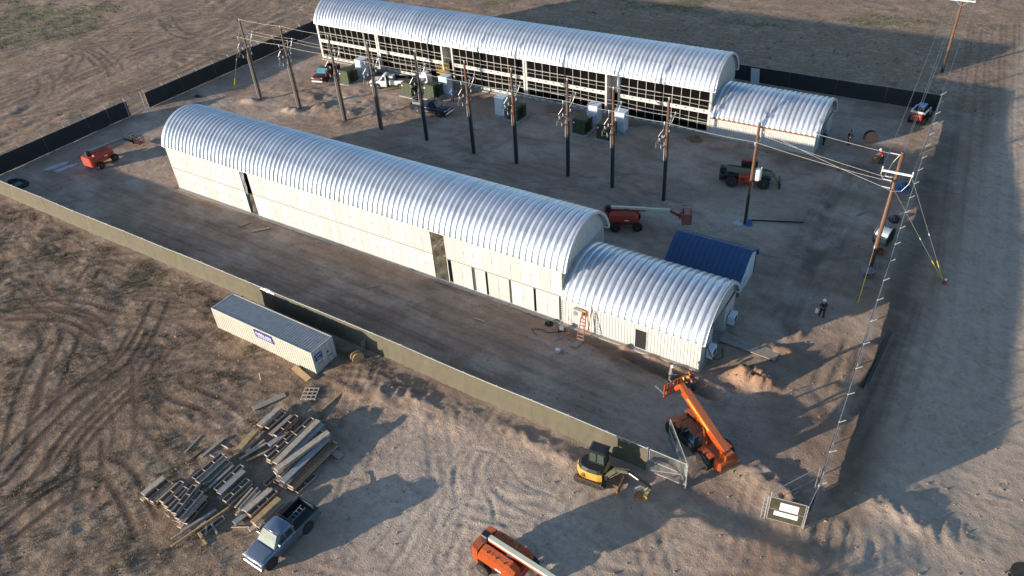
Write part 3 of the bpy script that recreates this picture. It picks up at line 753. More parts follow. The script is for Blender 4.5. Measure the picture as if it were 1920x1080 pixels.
for k in (1, 3):
    a, b = bm_[k][1], bm_[k + 1][0]
    part('gap_wall', M.cream, fh, box(a + .01, b - .01, 1.2, 1.25, HB + ZBB, EVB))
    part('dark_opening', M.dark, fh, box(a + .01, b - .01, 1.26, 1.3, ZBB, HB + ZBB))
    zz = HB + ZBB + .2
    part('cross_brace', M.darkmetal, fh, bar((a + .1, .5, zz), (b - .1, .5, EVB - .2), .05, .05), bar((b - .1, .55, zz), (a + .1, .55, EVB - .2), .05, .05), bar((a + .02, .5, zz), (b - .02, .5, zz), .05, .05))
part('conduit', M.steel, fh, tube((bm_[0][0] + 9.9, -.14, 2.5), (bm_[0][0] + 9.9, -.14, 5.7), .09))
arch_roof(fh, -.22, UB + .4, -.12, D8 + .12, EVB + .03, 3.05)
end_wall(fh, UB + .02, 0, D8, ZBB, EVB, 3.0, 1)
end_wall(fh, -.02, 0, D8, ZBB, EVB, 3.0, -1)
an2 = annex('annex_hall', 'single-storey annex at the right end of the screened hall, with a rusty brown eave board', (BX + UB + .08, BY, -.22), 12.3, 2.66, 2.62, None, True)

# ------------------------------------------------------------------ fences
def chain_mat(base, alpha):
    m = bpy.data.materials.new('chain_link_mesh'); m.use_nodes = True; t = m.node_tree; b = t.nodes['Principled BSDF']
    b.inputs['Base Color'].default_value = (*base, 1); b.inputs['Metallic'].default_value = .3; b.inputs['Roughness'].default_value = .5
    tc = t.nodes.new('ShaderNodeTexCoord'); ad = None; outs = []
    for s in ((1, 0, 1), (1, 0, -1)):
        d = t.nodes.new('ShaderNodeVectorMath'); d.operation = 'DOT_PRODUCT'; d.inputs[1].default_value = s; t.links.new(tc.outputs['Object'], d.inputs[0])
        m1 = t.nodes.new('ShaderNodeMath'); m1.operation = 'MULTIPLY'; m1.inputs[1].default_value = 9; t.links.new(d.outputs['Value'], m1.inputs[0])
        fr = t.nodes.new('ShaderNodeMath'); fr.operation = 'FRACT'; t.links.new(m1.outputs[0], fr.inputs[0])
        ls = t.nodes.new('ShaderNodeMath'); ls.operation = 'LESS_THAN'; ls.inputs[1].default_value = alpha; t.links.new(fr.outputs[0], ls.inputs[0]); outs.append(ls)
    mx = t.nodes.new('ShaderNodeMath'); mx.operation = 'MAXIMUM'; t.links.new(outs[0].outputs[0], mx.inputs[0]); t.links.new(outs[1].outputs[0], mx.inputs[1])
    t.links.new(mx.outputs[0], b.inputs['Alpha']); return m
M.chain = chain_mat((.30, .31, .30), .085)
def fence_screen(L, z0, z1, m, amp=.025, name='screen_panel'):
    nu, nz = 12, 5; v = []; f = []
    for i in range(nu + 1):
        for k in range(nz + 1):
            s = i / nu; z = k / nz
            o = amp * (rs.rand() - .5) * 2 * (1 if 0 < i < nu else 0) + amp * math.sin(s * PI) * math.sin(z * PI)
            v.append((s * L, o, z0 + (z1 - z0) * z))
    for i in range(nu):
        for k in range(nz): a = i * (nz + 1) + k; f.append((a, a + nz + 1, a + nz + 2, a + 1))
    return mesh((v, f), m, name, 'all')
def fence(name, label, p0, p1, h, m, bay=3.05, z0=.02, arms=0, scr_side=-1, skip=(), hem=None, amp=.03):
    p0 = Vector((*p0, 0)); p1 = Vector((*p1, 0)); L = (p1 - p0).length; d = (p1 - p0) / L; rz = math.atan2(d.y, d.x)
    n = round(L / bay); b = L / n
    t = thing(name, label, 'fence', (p0.x, p0.y, 0), rz)
    vars_ = [fence_screen(b - .01, z0, h - .03, m, amp) for _ in range(5)]
    post_me = mesh(join(tube((0, 0, -.3), (0, 0, h + .04), .04, .04, 8), lathe([(.0, h + .10), (.045, h + .04), (.045, h + .02)], 8)), M.steel, 'post', True)
    arm_me = mesh(join(bar((0, 0, h), (0, arms * .38, h + .38), .05, .05)), M.steel, 'barb_arm') if arms else None
    rail_me = mesh(tube((0, 0, h), (b, 0, h), .024, .024, 6, False), M.steel, 'top_rail', True)
    hem_me = mesh(box(0, b, -.012, .012, h - .02, h + .03), hem, 'top_hem') if hem else None
    zs = []
    for i in range(n + 1):
        q = p0 + d * (i * b); zs.append(ground(q.x, q.y))
    for i in range(n + 1):
        po = obj('post', post_me, t, (i * b, 0, zs[i]))
        if arm_me: obj('barb_arm', arm_me, po)
    for i in range(n):
        if i in skip: continue
        pz = (zs[i] + zs[i + 1]) / 2; tilt = -math.atan2(zs[i + 1] - zs[i], b)
        for nm, me_, oy in (('screen_panel', vars_[i % 5], scr_side * .05), ('top_rail', rail_me, 0)) + ((('top_hem', hem_me, scr_side * .055),) if hem else ()):
            o = obj(nm, me_, t, (i * b, oy, zs[i])); o.rotation_euler = (0, tilt, 0)
    if arms:
        for k in (.14, .26, .38):
            part('barbed_wire', M.wire, t, pipe([(i * b, arms * k, zs[i] + h + k) for i in range(n + 1)], .0035, 3))
    return t, b, n
fence('near_fence', 'olive fabric fence crossing the foreground behind the cream shipping container', (-24.4, -11.1), (64.6, -11.1), 2.25, M.olive, 3.07, .0, 0, -1, hem=M.cream, amp=.055)
fence('left_fence', 'black screened fence along the left edge of the yard, with a pale chain-link gap', (-24.5, -11.1), (-24.9, 57.1), 2.25, M.blackscreen, 3.05, .03, 1, -1, skip=(7,))
fence('back_fence', 'black screened fence behind the far hall with a white board leaning on it', (-24.9, 57.2), (71.9, 57.2), 2.15, M.blackscreen, 3.05, .02, 0, -1)
fence('right_fence', 'grey fence running down the right side of the yard, seen edge-on beside the dirt road', (75.2, -8.6), (72.0, 57.2), 2.25, M.blackscreen, 3.05, .30, -1, 1)
# chain-link infill of the left fence gap
t = thing('chain_link_gate', 'narrow pale chain-link gate panel in the middle of the left black fence', 'gate', (-24.62, 10.35, ground(-24.6, 11)), PI / 2 + .006)
part('gate_post', M.steel, t, tube((0, -.05, 0), (0, -.05, 2.6), .06), tube((2.75, -.05, 0), (2.75, -.05, 2.6), .06)); part('wire_mesh', M.chain, t, box(0.05, 2.7, -.052, -.048, .05, 2.2)); part('gate_rail', M.steel, t, tube((0, -.05, 2.2), (2.75, -.05, 2.2), .03), tube((0, -.05, .06), (2.75, -.05, .06), .03))
# open gate leaf and closing panels at the front-right corner
def leaf(label, p0, p1, h=2.2, scr=None, z=None, brace=True):
    p0 = Vector((*p0, 0)); p1 = Vector((*p1, 0)); L = (p1 - p0).length; rz = math.atan2(p1.y - p0.y, p1.x - p0.x)
    t = thing('gate_leaf', label, 'gate', (p0.x, p0.y, ground((p0.x + p1.x) / 2, (p0.y + p1.y) / 2) + .04 if z is None else z), rz)
    part('gate_frame', M.steel, t, tube((0, 0, 0), (0, 0, h), .035), tube((L, 0, 0), (L, 0, h), .035), tube((0, 0, 0.04), (L, 0, 0.04), .03), tube((0, 0, h), (L, 0, h), .03), tube((0, 0, h * .5), (L, 0, h * .5), .025), *([tube((0, 0, .05), (L, 0, h * .5), .012)] if brace else []))
    part('wire_mesh', M.chain, t, box(0.03, L - .03, -.003, .003, .05, h - .02))
    if scr: part('screen_panel', scr, t, box(0.03, L - .03, -.018, -.010, .06, h - .03))
    return t
leaf('chain-link gate leaf folded back beside the wheels of the orange telehandler', (67.3, -10.9), (64.85, -7.9))
leaf('unscreened chain-link bay closing the olive fence behind the digger arm', (64.75, -11.1), (67.3, -11.1))
t = thing('gate_post_assembly', 'thick pale double gate post where the chain-link bay ends', 'gate post', (67.42, -11.15, ground(67.4, -11.1)))
part('post', M.steel, t, tube((0, 0, -.2), (0, 0, 2.5), .07), smooth=True); part('post', M.steel, t, tube((.1, -.12, -.2), (.1, -.12, 2.45), .045), smooth=True); part('hinge', M.steel, t, box(-.08, .16, -.16, .06, .4, .5), box(-.08, .16, -.16, .06, 1.9, 2.0))
sg = leaf('dark olive gate leaf carrying two white notices at the right-hand entrance', (72.9, -10.95), (75.0, -10.55), 2.15, M.tarp, brace=False)
def text_obj(s, size, m, parent, loc, rx=PI / 2, rz=0, extrude=.004, name='lettering', sx=1.0):
    cu = bpy.data.curves.new(name, 'FONT'); cu.body = s; cu.size = size; cu.extrude = extrude; cu.align_x = 'CENTER'; cu.align_y = 'CENTER'
    o = bpy.data.objects.new('tmp', cu); COL.objects.link(o)
    dg = bpy.context.evaluated_depsgraph_get(); me_ = bpy.data.meshes.new_from_object(o.evaluated_get(dg)); bpy.data.objects.remove(o)
    me_.materials.clear(); me_.materials.append(m); me_.name = name
    q = obj(name, me_, parent, loc); q.rotation_euler = (rx, 0, rz); q.scale = (sx, 1, 1); return q
for (xa, xb, za, zb_, lines) in ((.62, 1.72, 1.15, 1.85, 4), (.35, 1.78, .55, .95, 2)):
    n_ = part('notice_board', M.signwhite, sg, box(xa, xb, -.035, -.022, za, zb_))
    part('print_lines', M.grey, n_, *[box(xa + .12, xb - .12 - .1 * (i % 2), -.038, -.036, zb_ - .14 - i * .14, zb_ - .11 - i * .14) for i in range(lines)])
leaf('chain-link side panel between the signed gate leaf and the right fence', (72.9, -10.9), (74.9, -7.4), 2.15)
t = thing('gate_post_assembly', 'pale latticed post at the left edge of the signed gate leaf', 'gate post', (72.78, -11.0, ground(72.8, -11)))
part('post', M.steel, t, tube((0, 0, -.2), (0, 0, 2.3), .045), smooth=True); part('post', M.steel, t, tube((-.22, -.03, -.2), (-.22, -.03, 2.2), .035), smooth=True); part('rung', M.steel, t, *[box(-.22, 0, -.03, .0, .3 + i * .35, .34 + i * .35) for i in range(6)])
single('corner_post', M.steel, 'single pale post ending the right fence behind the signed gate leaf', 'gate post', tube((0, 0, -.2), (0, 0, 2.4), .06), loc=(75.2, -8.75, ground(75.2, -8.7)))
fence('fence_return', 'short dark screened stretch between the signed gate leaf and the right fence', (75.1, -10.6), (75.2, -8.7), 2.2, M.blackscreen, 3.0, .30, 0, 1)

# ------------------------------------------------------------------ shipping container
ct = thing('shipping_container', 'cream shipping container with blue sign standing outside the olive fence', 'container', (25.2, -15.48, -.02), R(-.25))
CL, CW, CH = 12.19, 2.44, 2.48
part('side_wall', M.cont, ct, corr((0.12, 0.02), (CL - .12, 0.02), CH - .12, .14, .277, .036)); part('side_wall', M.cont, ct, corr((CL - .12, CW - .02), (.12, CW - .02), CH - .12, .14, .277, .036))
part('end_wall', M.cont, ct, corr((.03, CW - .1), (.03, .1), CH - .12, .14, .25, .036))
for x in (0, CL - .12):
    for y in (0, CW - .12): part('corner_post', M.cont, ct, box(x, x + .12, y, y + .12, 0, CH))
part('frame_rail', M.cont, ct, *[box(.121, CL - .121, y, y + .08, z, z + h) for y in (0, CW - .08) for z, h in ((0.02, .12), (CH - .1, .09))], *[box(x, x + .09, .121, CW - .121, z, z + h) for x in (0.01, CL - .10) for z, h in ((0.02, .12), (CH - .1, .09))])
rv = []; rf_ = []; nr = 44
st = [0.1]
for i in range(nr):
    a = .1 + (CL - .2) / nr * i; p_ = (CL - .2) / nr
    st += []
sec = []
for i in range(nr):
    a = .1 + (CL - .2) / nr * i; p_ = (CL - .2) / nr
    sec += [(a, 0), (a + p_ * .4, 0), (a + p_ * .52, .03), (a + p_ * .88, .03)]
sec.append((CL - .1, 0))
for x, k in sec: rv += [(x, .06, CH - .035 - k), (x, CW - .06, CH - .035 - k)]
rf_ = [(2 * i, 2 * i + 1, 2 * i + 3, 2 * i + 2) for i in range(len(sec) - 1)]
part('roof', M.controof, ct, (rv, rf_))
for k in (0, 1):
    d = part('door', M.white, ct, corr((CL - .01, .12 + k * 1.105), (CL - .01, 1.215 + k * 1.105), CH - .13, .15, .36, .025))
    part('lock_rod', M.steel, d, *[tube((CL + .03, .12 + k * 1.105 + y, .1), (CL + .03, .12 + k * 1.105 + y, CH - .1), .017, .017, 5) for y in (.3, .8)])
    part('handle', M.grey, d, box(CL + .02, CL + .06, .45 + k * 1.105, .85 + k * 1.105, .95, 1.0))
part('vent', M.darkmetal, ct, box(CL + .0, CL + .03, 1.55, 1.72, 1.35, 1.52))
def sign(parent, x0, x1, z0, z1, plane, skew=.15):
    if plane == 'y':
        s = part('sign_board', M.signblue, parent, ([(x0, -.01, z1), (x1, -.01, z1), (x1 + skew, -.01, z0), (x0 + skew, -.01, z0), (x0, -.03, z1), (x1, -.03, z1), (x1 + skew, -.03, z0), (x0 + skew, -.03, z0)], [(4, 5, 6, 7), (0, 3, 2, 1), (0, 1, 5, 4), (1, 2, 6, 5), (2, 3, 7, 6), (3, 0, 4, 7)]))
        text_obj('mobile mini', .40, M.signwhite, s, ((x0 + x1) / 2 + .03, -.032, z1 - .27), sx=1.02)
        part('stripe', M.signwhite, s, box(x0 + .30, x1 - .1, -.036, -.031, z0 + .30, z0 + .34)); part('stripe', M.signwhite, s, box(x0 + .4, x1 - .05, -.036, -.031, z0 + .14, z0 + .18))
    else:
        s = part('sign_board', M.signblue, parent, box(CL + .02, CL + .035, x0, x1, z0, z1))
        text_obj('mobile', .22, M.signwhite, s, (CL + .038, (x0 + x1) / 2, z1 - .17), rz=PI / 2); text_obj('mini', .22, M.signwhite, s, (CL + .038, (x0 + x1) / 2, z0 + .17), rz=PI / 2)
sign(ct, 5.35, 7.55, 1.50, 2.28, 'y'); sign(ct, .22, 1.02, 1.35, 2.0, 'x')

# ------------------------------------------------------------------ blue roofed shed
sh = thing('blue_shed', 'low grey shed with deep blue gambrel roof beside the near annex', 'shed', (56.6, 10.35, 0))
SL, SW = 6.85, 4.1
pr = [(0, 2.15), (.50, 2.62), (1.30, 3.1), (2.55, 3.38), (3.6, 2.95), (4.1, 2.25)]
prr = [(-.12, 2.05), (1.15, 3.0), (2.75, 3.42), (3.95, 3.02), (4.22, 2.1)]
part('wall', M.shedgrey, sh, corr((0, 0), (SL, 0), 1.85, .05, .3, .02), corr((SL, SW), (0, SW), 2.2, .05, .3, .02))
part('gable_wall', M.cool_white, sh, ([(SL, 0, .05), (SL, SW, .05), (SL, SW, 2.1), (SL, 4.0, 2.6), (SL, 2.55, 3.4), (SL, 1.75, 3.25), (SL, 0, 1.85)], [tuple(range(7))])); part('gable_wall', M.shedgrey, sh, ([(0, 0, .05), (0, SW, .05), (0, SW, 2.1), (0, 4.0, 2.6), (0, 2.55, 3.4), (0, 1.75, 3.25), (0, 0, 1.85)], [tuple(range(7))[::-1]]))
prr = [(-.22, 1.75), (1.75, 3.35), (2.55, 3.5), (4.3, 2.6), (4.4, 2.0)]
for (a, b) in zip(prr[:-1], prr[1:]):
    n = 15; pw = (SL + .3) / n
    L_ = math.hypot(b[0] - a[0], b[1] - a[1]); nx_, nz_ = -(b[1] - a[1]) / L_, (b[0] - a[0]) / L_
    q = lambda u, o: [(u, a[0] + nx_ * o, a[1] + nz_ * o), (u, b[0] + nx_ * o, b[1] + nz_ * o)]
    v = q(0, 0) + q(pw - .05, 0) + q(pw - .04, .04) + q(pw - .01, .04) + q(pw, 0)
    me_ = mesh((v, [(0, 2, 3, 1), (2, 4, 5, 3), (4, 6, 7, 5), (6, 8, 9, 7)]), M.blue, 'roof_sheet')
    for i in range(n): obj('roof_sheet', me_, sh, (-.15 + i * pw, 0, 0))
part('corner_trim', M.blue, sh, box(SL, SL + .05, -.05, .12, .05, 1.75), box(SL, SL + .05, SW - .12, SW + .05, .05, 2.2), box(-.05, 0, -.05, .1, .05, 1.7))
part('rake_trim', M.blue, sh, *[bar((SL + .1, a[0], a[1] - .06), (SL + .1, b[0], b[1] - .06), .06, .14) for a, b in zip(prr[:-1], prr[1:])])
d = part('door', M.cream2, sh, box(SL + .005, SL + .05, 1.5, 2.5, .1, 2.1)); part('door_handle', M.darkmetal, d, box(SL + .05, SL + .09, 1.58, 1.63, 1.0, 1.15))

# ------------------------------------------------------------------ wheels and vehicles
def wheel(parent, x, y, r, w_, rimm, n=20, tread=False, nm='wheel'):
    t = part('tyre', M.rubber, parent, xf(lathe([(r * .62, -w_ / 2), (r * .93, -w_ / 2), (r, -w_ * .32), (r, w_ * .32), (r * .93, w_ / 2), (r * .62, w_ / 2)], n), (x, y, r), rx=PI / 2),
             *([xf(box(r * math.cos(a) - .03, r * math.cos(a) + .03, -.04, .04, -w_ * .45, w_ * .45), (0, 0, 0)) and xf(box(-.035, .035, -w_ * .45, w_ * .45, r - .02, r + .035), (x, y, r), ry=a) for a in np.linspace(0, 2 * PI, 17)[:-1]] if tread else []), smooth=True)
    s = 1 if y > 0 else -1
    part('rim', rimm, t, xf(lathe([(r * .60, -.012), (r * .60, .012), (r * .45, -.02), (r * .2, .01), (r * .08, .03)], 14), (x, y + s * w_ * .44, r), rx=-PI / 2 * s), smooth=True)
    return t
def ring(x, hb, ht, z0, z1, r=.08):
    """rounded car cross-section, bottom half-width hb, top half-width ht"""
    return [(x, -hb, z0 + r), (x, -hb * .97, z0), (x, hb * .97, z0), (x, hb, z0 + r), (x, (hb + ht) / 2 + .01, z1 - 2.2 * r), (x, ht, z1 - r * .7), (x, ht - r * 1.1, z1), (x, 0, z1 + r * .25), (x, -ht + r * 1.1, z1), (x, -ht, z1 - r * .7), (x, -(hb + ht) / 2 - .01, z1 - 2.2 * r)]
def pickup(name, label, loc, rz, paint, L=5.4, W=1.9, H=1.78, cab=.44, wb=3.2, bed='open', ws=None, bedm=None, grille=None, flare=False, cabl=None, bumper=None, r=.39, axo=0.0):
    t = thing(name, label, 'pickup truck', loc, rz, None)
    h = W / 2; f = L / 2; zb = .42; belt = H * .62; ws = ws or M.glass
    cx0 = f - L * .245            # base of the windscreen
    cl = cabl or L * .32; cx1 = cx0 - cl
    body = rings([ring(f, h * .80, h * .70, zb + .10, belt - .22, .06), ring(f - .08, h * .92, h * .84, zb, belt - .13, .07), ring(f - .5, h * .99, h * .90, zb - .06, belt - .04, .08), ring(cx0 + .1, h, h * .93, zb - .08, belt, .08), ring(cx0 - .3, h, h * .955, zb - .08, belt + .01, .05), ring(cx1, h, h * .955, zb - .08, belt + .01, .05)])
    part('body', paint, t, body, smooth=True)
    part('hood', paint, t, rings([[(x, -w_, z), (x, -w_ * .5, z + .035), (x, w_ * .5, z + .035), (x, w_, z)] for x, w_, z in ((f - .12, h * .66, belt - .115), (f - .5, h * .76, belt - .025), (cx0 + .14, h * .82, belt + .015))], False, False), smooth=True)
    # cab
    hw = h * .90; rw = h * .72; zt = H
    g = [ring(cx0, hw, hw * .96, belt - .05, belt + .02, .02), ring(cx0 - .62, hw, rw, belt - .05, zt - .03, .06), ring(cx0 - 1.0, hw, rw, belt - .05, zt, .06), ring(cx1 + .16, hw, rw, belt - .05, zt - .01, .06), ring(cx1 + .01, hw, rw * .97, belt - .05, zt - .10, .06)]
    part('cab', paint, t, rings(g), smooth=True)
    e = .012
    part('windscreen', ws, t, ([(cx0 - .02, -hw * .88, belt + .06), (cx0 - .02, hw * .88, belt + .06), (cx0 - .60, rw * .88, zt - .05), (cx0 - .60, -rw * .88, zt - .05)], [(0, 1, 2, 3)]) if False else
         ([(cx0 + .01, -hw * .9, belt + .03), (cx0 + .01, hw * .9, belt + .03), (cx0 - .55, rw * .93, zt - .03), (cx0 - .55, -rw * .93, zt - .03), (cx0 - .05, -hw * .9, belt + .0), (cx0 - .05, hw * .9, belt + .0), (cx0 - .6, rw * .93, zt - .06), (cx0 - .6, -rw * .93, zt - .06)], [(0, 1, 2, 3), (4, 7, 6, 5), (0, 4, 5, 1), (1, 5, 6, 2), (2, 6, 7, 3), (3, 7, 4, 0)]))
    for s in (-1, 1):
        n_ = 2 if cl > 1.35 else 1
        xs = np.linspace(cx0 - .40, cx1 + .14, n_ + 1)
        for i in range(n_):
            xa, xb = xs[i] - .04, xs[i + 1] + .04
            y0, y1 = s * (hw + .012), s * ((hw + rw) / 2 + .03)
            xt = xa - (.28 if i == 0 else .02)
            part('side_window', M.glass, t, ([(xa, y0, belt + .05), (xb, y0, belt + .05), (xb + .03, y1, zt - .15), (xt, y1, zt - .15), (xa, y0 - s * .05, belt + .05), (xb, y0 - s * .05, belt + .05), (xb + .03, y1 - s * .05, zt - .13), (xt, y1 - s * .05, zt - .13)], [(0, 1, 2, 3), (4, 5, 6, 7), (0, 1, 5, 4), (2, 3, 7, 6), (1, 2, 6, 5), (3, 0, 4, 7)]))
            part('door_handle', M.black, t, box(xb + .03, xb + .18, s * (h * .985), s * (h * .985 + .02), belt - .12, belt - .09))
        part('mirror', paint, t, box(cx0 - .42, cx0 - .28, s * (hw + .02), s * (hw + .24), belt + .04, belt + .22, .03))
        part('headlight', M.lens, t, box(f - .30, f - .02, s * h * .60, s * h * .90, belt - .30, belt - .17, .03))
        part('tail_light', M.redlens, t, box(-f - .01, -f + .06, s * (h - .17), s * (h - .02), belt - .42, belt - .08, .01))
    part('rear_window', M.glass, t, box(cx1 - .005, cx1 + .03, -rw * .8, rw * .8, belt + .08, zt - .16))
    part('grille', grille or M.black, t, box(f - .06, f + .015, -h * .5, h * .5, zb + .2, belt - .2, .02))
    part('front_bumper', bumper or paint, t, box(f - .12, f + .09, -h * .93, h * .93, zb - .08, zb + .16, .05))
    part('rear_bumper', M.chrome if bumper is M.chrome else M.black, t, box(-f - .12, -f + .06, -h * .9, h * .9, zb - .05, zb + .13, .04))
    part('chassis', M.black, t, box(-f + .1, f - .2, -h * .75, h * .75, .30, zb + .0))
    ax = (wb / 2 + .02 + axo, -wb / 2 + .02 + axo)
    if bed == 'open':
        b0, b1 = -f, cx1 - .03; wt = .07
        part('bed_side', paint, t, box(b0, b1, -h * .985, -h * .985 + wt, zb - .04, belt, .02)); part('bed_side', paint, t, box(b0, b1, h * .985 - wt, h * .985, zb - .04, belt, .02))
        part('tailgate', paint, t, box(b0 - .01, b0 + .06, -h * .985 + wt + .002, h * .985 - wt - .002, zb + .1, belt, .02))
        part('bed_floor', bedm or M.black, t, box(b0 + .06, b1 - .002, -h * .985 + wt + .002, h * .985 - wt - .002, zb + .14, zb + .2))
        part('bed_liner', bedm or M.black, t, box(b0 + .065, b1, -h * .985 + wt + .002, -h * .985 + wt + .02, zb + .2, belt + .012), box(b0 + .065, b1, h * .985 - wt - .02, h * .985 - wt - .002, zb + .2, belt + .012), box(b1 - .03, b1, -h * .9, h * .9, zb + .2, belt + .012))
        part('bed_rail_cap', M.black, t, box(b0, b1, -h * .99, -h * .90, belt + .002, belt + .02), box(b0, b1, h * .90, h * .99, belt + .002, belt + .02), box(b0 - .01, b0 + .07, -h * .89, h * .89, belt + .002, belt + .02))
    for x in ax:
        for s in (-1, 1):
            part('wheel_arch', M.black, t, xf(lathe([(r + .09, -.03), (r + .09, .03)], 20), (x, s * (h - .025), r + .03), rx=PI / 2))
            wheel(t, x, s * (h - .10), r, .26, M.darkmetal if paint is M.silverp else M.steel)
            if flare: part('fender_flare', paint if flare is True else flare, t, xf(lathe([(r + .14, -.02), (r + .14, .06), (r + .05, .06)], 18), (x, s * (h - .0), r + .03), rx=-PI / 2 * s), smooth=True)
    return t
gz = ground
pk = pickup('pickup_truck', 'silver pickup in the foreground below the lumber, small ladder in its black bed', (46.72, -28.08, gz(46.7, -28.3)), -1.584, M.silverp, 5.0, 1.88, 1.78, wb=3.13, axo=.22, ws=M.glassg, cabl=1.72)
part('headache_rack', M.black, pk, box(-.72, -.66, -.85, .85, 1.32, 1.85), box(-.74, -.62, -.88, .88, 1.80, 1.88)) if False else part('headache_rack', M.black, pk, box(-.56, -.50, -.80, .80, 1.66, 1.74), box(-.56, -.50, -.80, -.74, 1.1, 1.66), box(-.56, -.50, .74, .80, 1.1, 1.66))
lz = gz(46.7, -28.3)
t = thing('folded_ladder', 'short blue-grey ladder lying in the bed of the silver pickup', 'ladder', (46.45, -26.9, lz + .98), -1.584 + PI)
part('rail', M.slate, t, bar((-.6, 0, .0), (.9, 0, .1), .05, .06)); part('rail', M.slate, t, bar((-.6, -.4, .0), (.9, -.4, .1), .05, .06))
for i in range(5): part('rung', M.slate, t, bar((-.5 + i * .3, 0, .01 + i * .02), (-.5 + i * .3, -.4, .01 + i * .02), .04, .04))
single('cooler_lid', M.cool_white, 'pale flat box top behind the cab in the silver pickup bed', 'box', box(-.4, .4, -.55, .45, 0, .28, .03), loc=(46.72, -27.75, lz + .64), rz=-1.584)
nv = pickup('pickup_truck', 'dark navy pickup with silver lower sides between the pole bases and green transformers', (14.26, 30.14, gz(14.3, 30.1)), .082, M.navyp, 5.7, 2.0, 1.9, wb=3.4, grille=M.chrome, cabl=1.95, bumper=M.chrome, r=.42)
part('side_panel', M.silverp, nv, box(-1.2, 1.2, -1.012, -.985, .45, .68, .01), box(-1.2, 1.2, .985, 1.012, .45, .68, .01))
part('bed_cargo', M.grey, nv, box(-2.6, -.9, -.7, -.1, .9, 1.45, .03), box(-2.2, -1.2, .1, .7, .9, 1.35, .03))
mv = pickup('pickup_truck', 'maroon pickup with white bumper parked facing the camera near the left pole group', (-8.7, 33.7, gz(-8.7, 33.7)), -1.30, M.maroon, 5.6, 1.95, 1.85, wb=3.3, ws=M.glassb, grille=M.chrome, cabl=1.7, bumper=M.whitep)
wv = pickup('service_truck', 'white single-cab utility truck with dark flat load bed parked beside the transformers', (3.1, 34.9, gz(3.1, 34.9)), -2.75, M.whitep, 5.9, 2.0, 1.95, wb=3.4, cabl=1.15, bumper=M.chrome, bed='service')
part('load_bed', M.darkmetal, wv, box(-3.1, .25, -.62, .62, .75, 1.0), box(-3.1, .1, -.62, -.56, 1.0, 1.5), box(-3.1, .1, .56, .62, 1.0, 1.5))
part('tool_box', M.whitep, wv, box(-3.0, -.1, -1.0, -.64, .6, 1.25, .05)); part('tool_box', M.whitep, wv, box(-3.0, -.1, .64, 1.0, .6, 1.25, .05)); part('tool_crate', M.whitep, wv, box(-.6, .15, -.5, .5, 1.1, 1.75, .03))

# ------------------------------------------------------------------ boom lifts
def basket(parent, m, x, y, z, lx=.9, ly=1.9, rz=0, floor=None):
    """work platform with rails, origin at floor centre"""
    def T(s): return xf(s, (x, y, z), rz=rz)
    b = part('work_platform', floor or M.grey, parent, T(box(-lx / 2, lx / 2, -ly / 2, ly / 2, 0, .06)))
    hx, hy = lx / 2, ly / 2
    for zz in (.35, .72, 1.08):
        part('guard_rail', m, b, *[T(tube(a, c, .028, .028, 6)) for a, c in (((-hx, -hy, zz), (hx, -hy, zz)), ((hx, -hy, zz), (hx, hy, zz)), ((hx, hy, zz), (-hx, hy, zz)), ((-hx, hy, zz), (-hx, -hy, zz)))])
    for px_, py_ in [(-hx, -hy), (hx, -hy), (hx, hy), (-hx, hy), (hx, 0), (-hx, 0), (hx, -hy / 2), (hx, hy / 2), (-hx, hy / 2), (-hx, -hy / 2)]: part('stanchion', m, b, T(tube((px_, py_, 0), (px_, py_, 1.08), .028, .028, 6)))
    part('control_box', M.black, b, T(box(-hx, -hx + .2, -.35, .35, .85, 1.1, .03)))
def hood(x0, x1, y0, y1, z0, z1, out, r=.22):
    """rounded engine cowl; out = side (-1/+1) that is chamfered"""
    sec = []
    for x, k in ((x0, .55), (x0 + .18, .92), (x0 + .5, 1), (x1 - .45, 1), (x1, .72)):
        w_ = (y1 - y0); h_ = (z1 - z0) * k
        if out < 0: p = [(x, y0, z0), (x, y1, z0), (x, y1, z0 + h_), (x, y0 + r * 1.4, z0 + h_), (x, y0 + r * .3, z0 + h_ - r * .8), (x, y0, z0 + h_ * .35)]
        else: p = [(x, y1, z0), (x, y0, z0), (x, y0, z0 + h_), (x, y1 - r * 1.4, z0 + h_), (x, y1 - r * .3, z0 + h_ - r * .8), (x, y1, z0 + h_ * .35)]
        sec.append(p)
    return rings(sec)
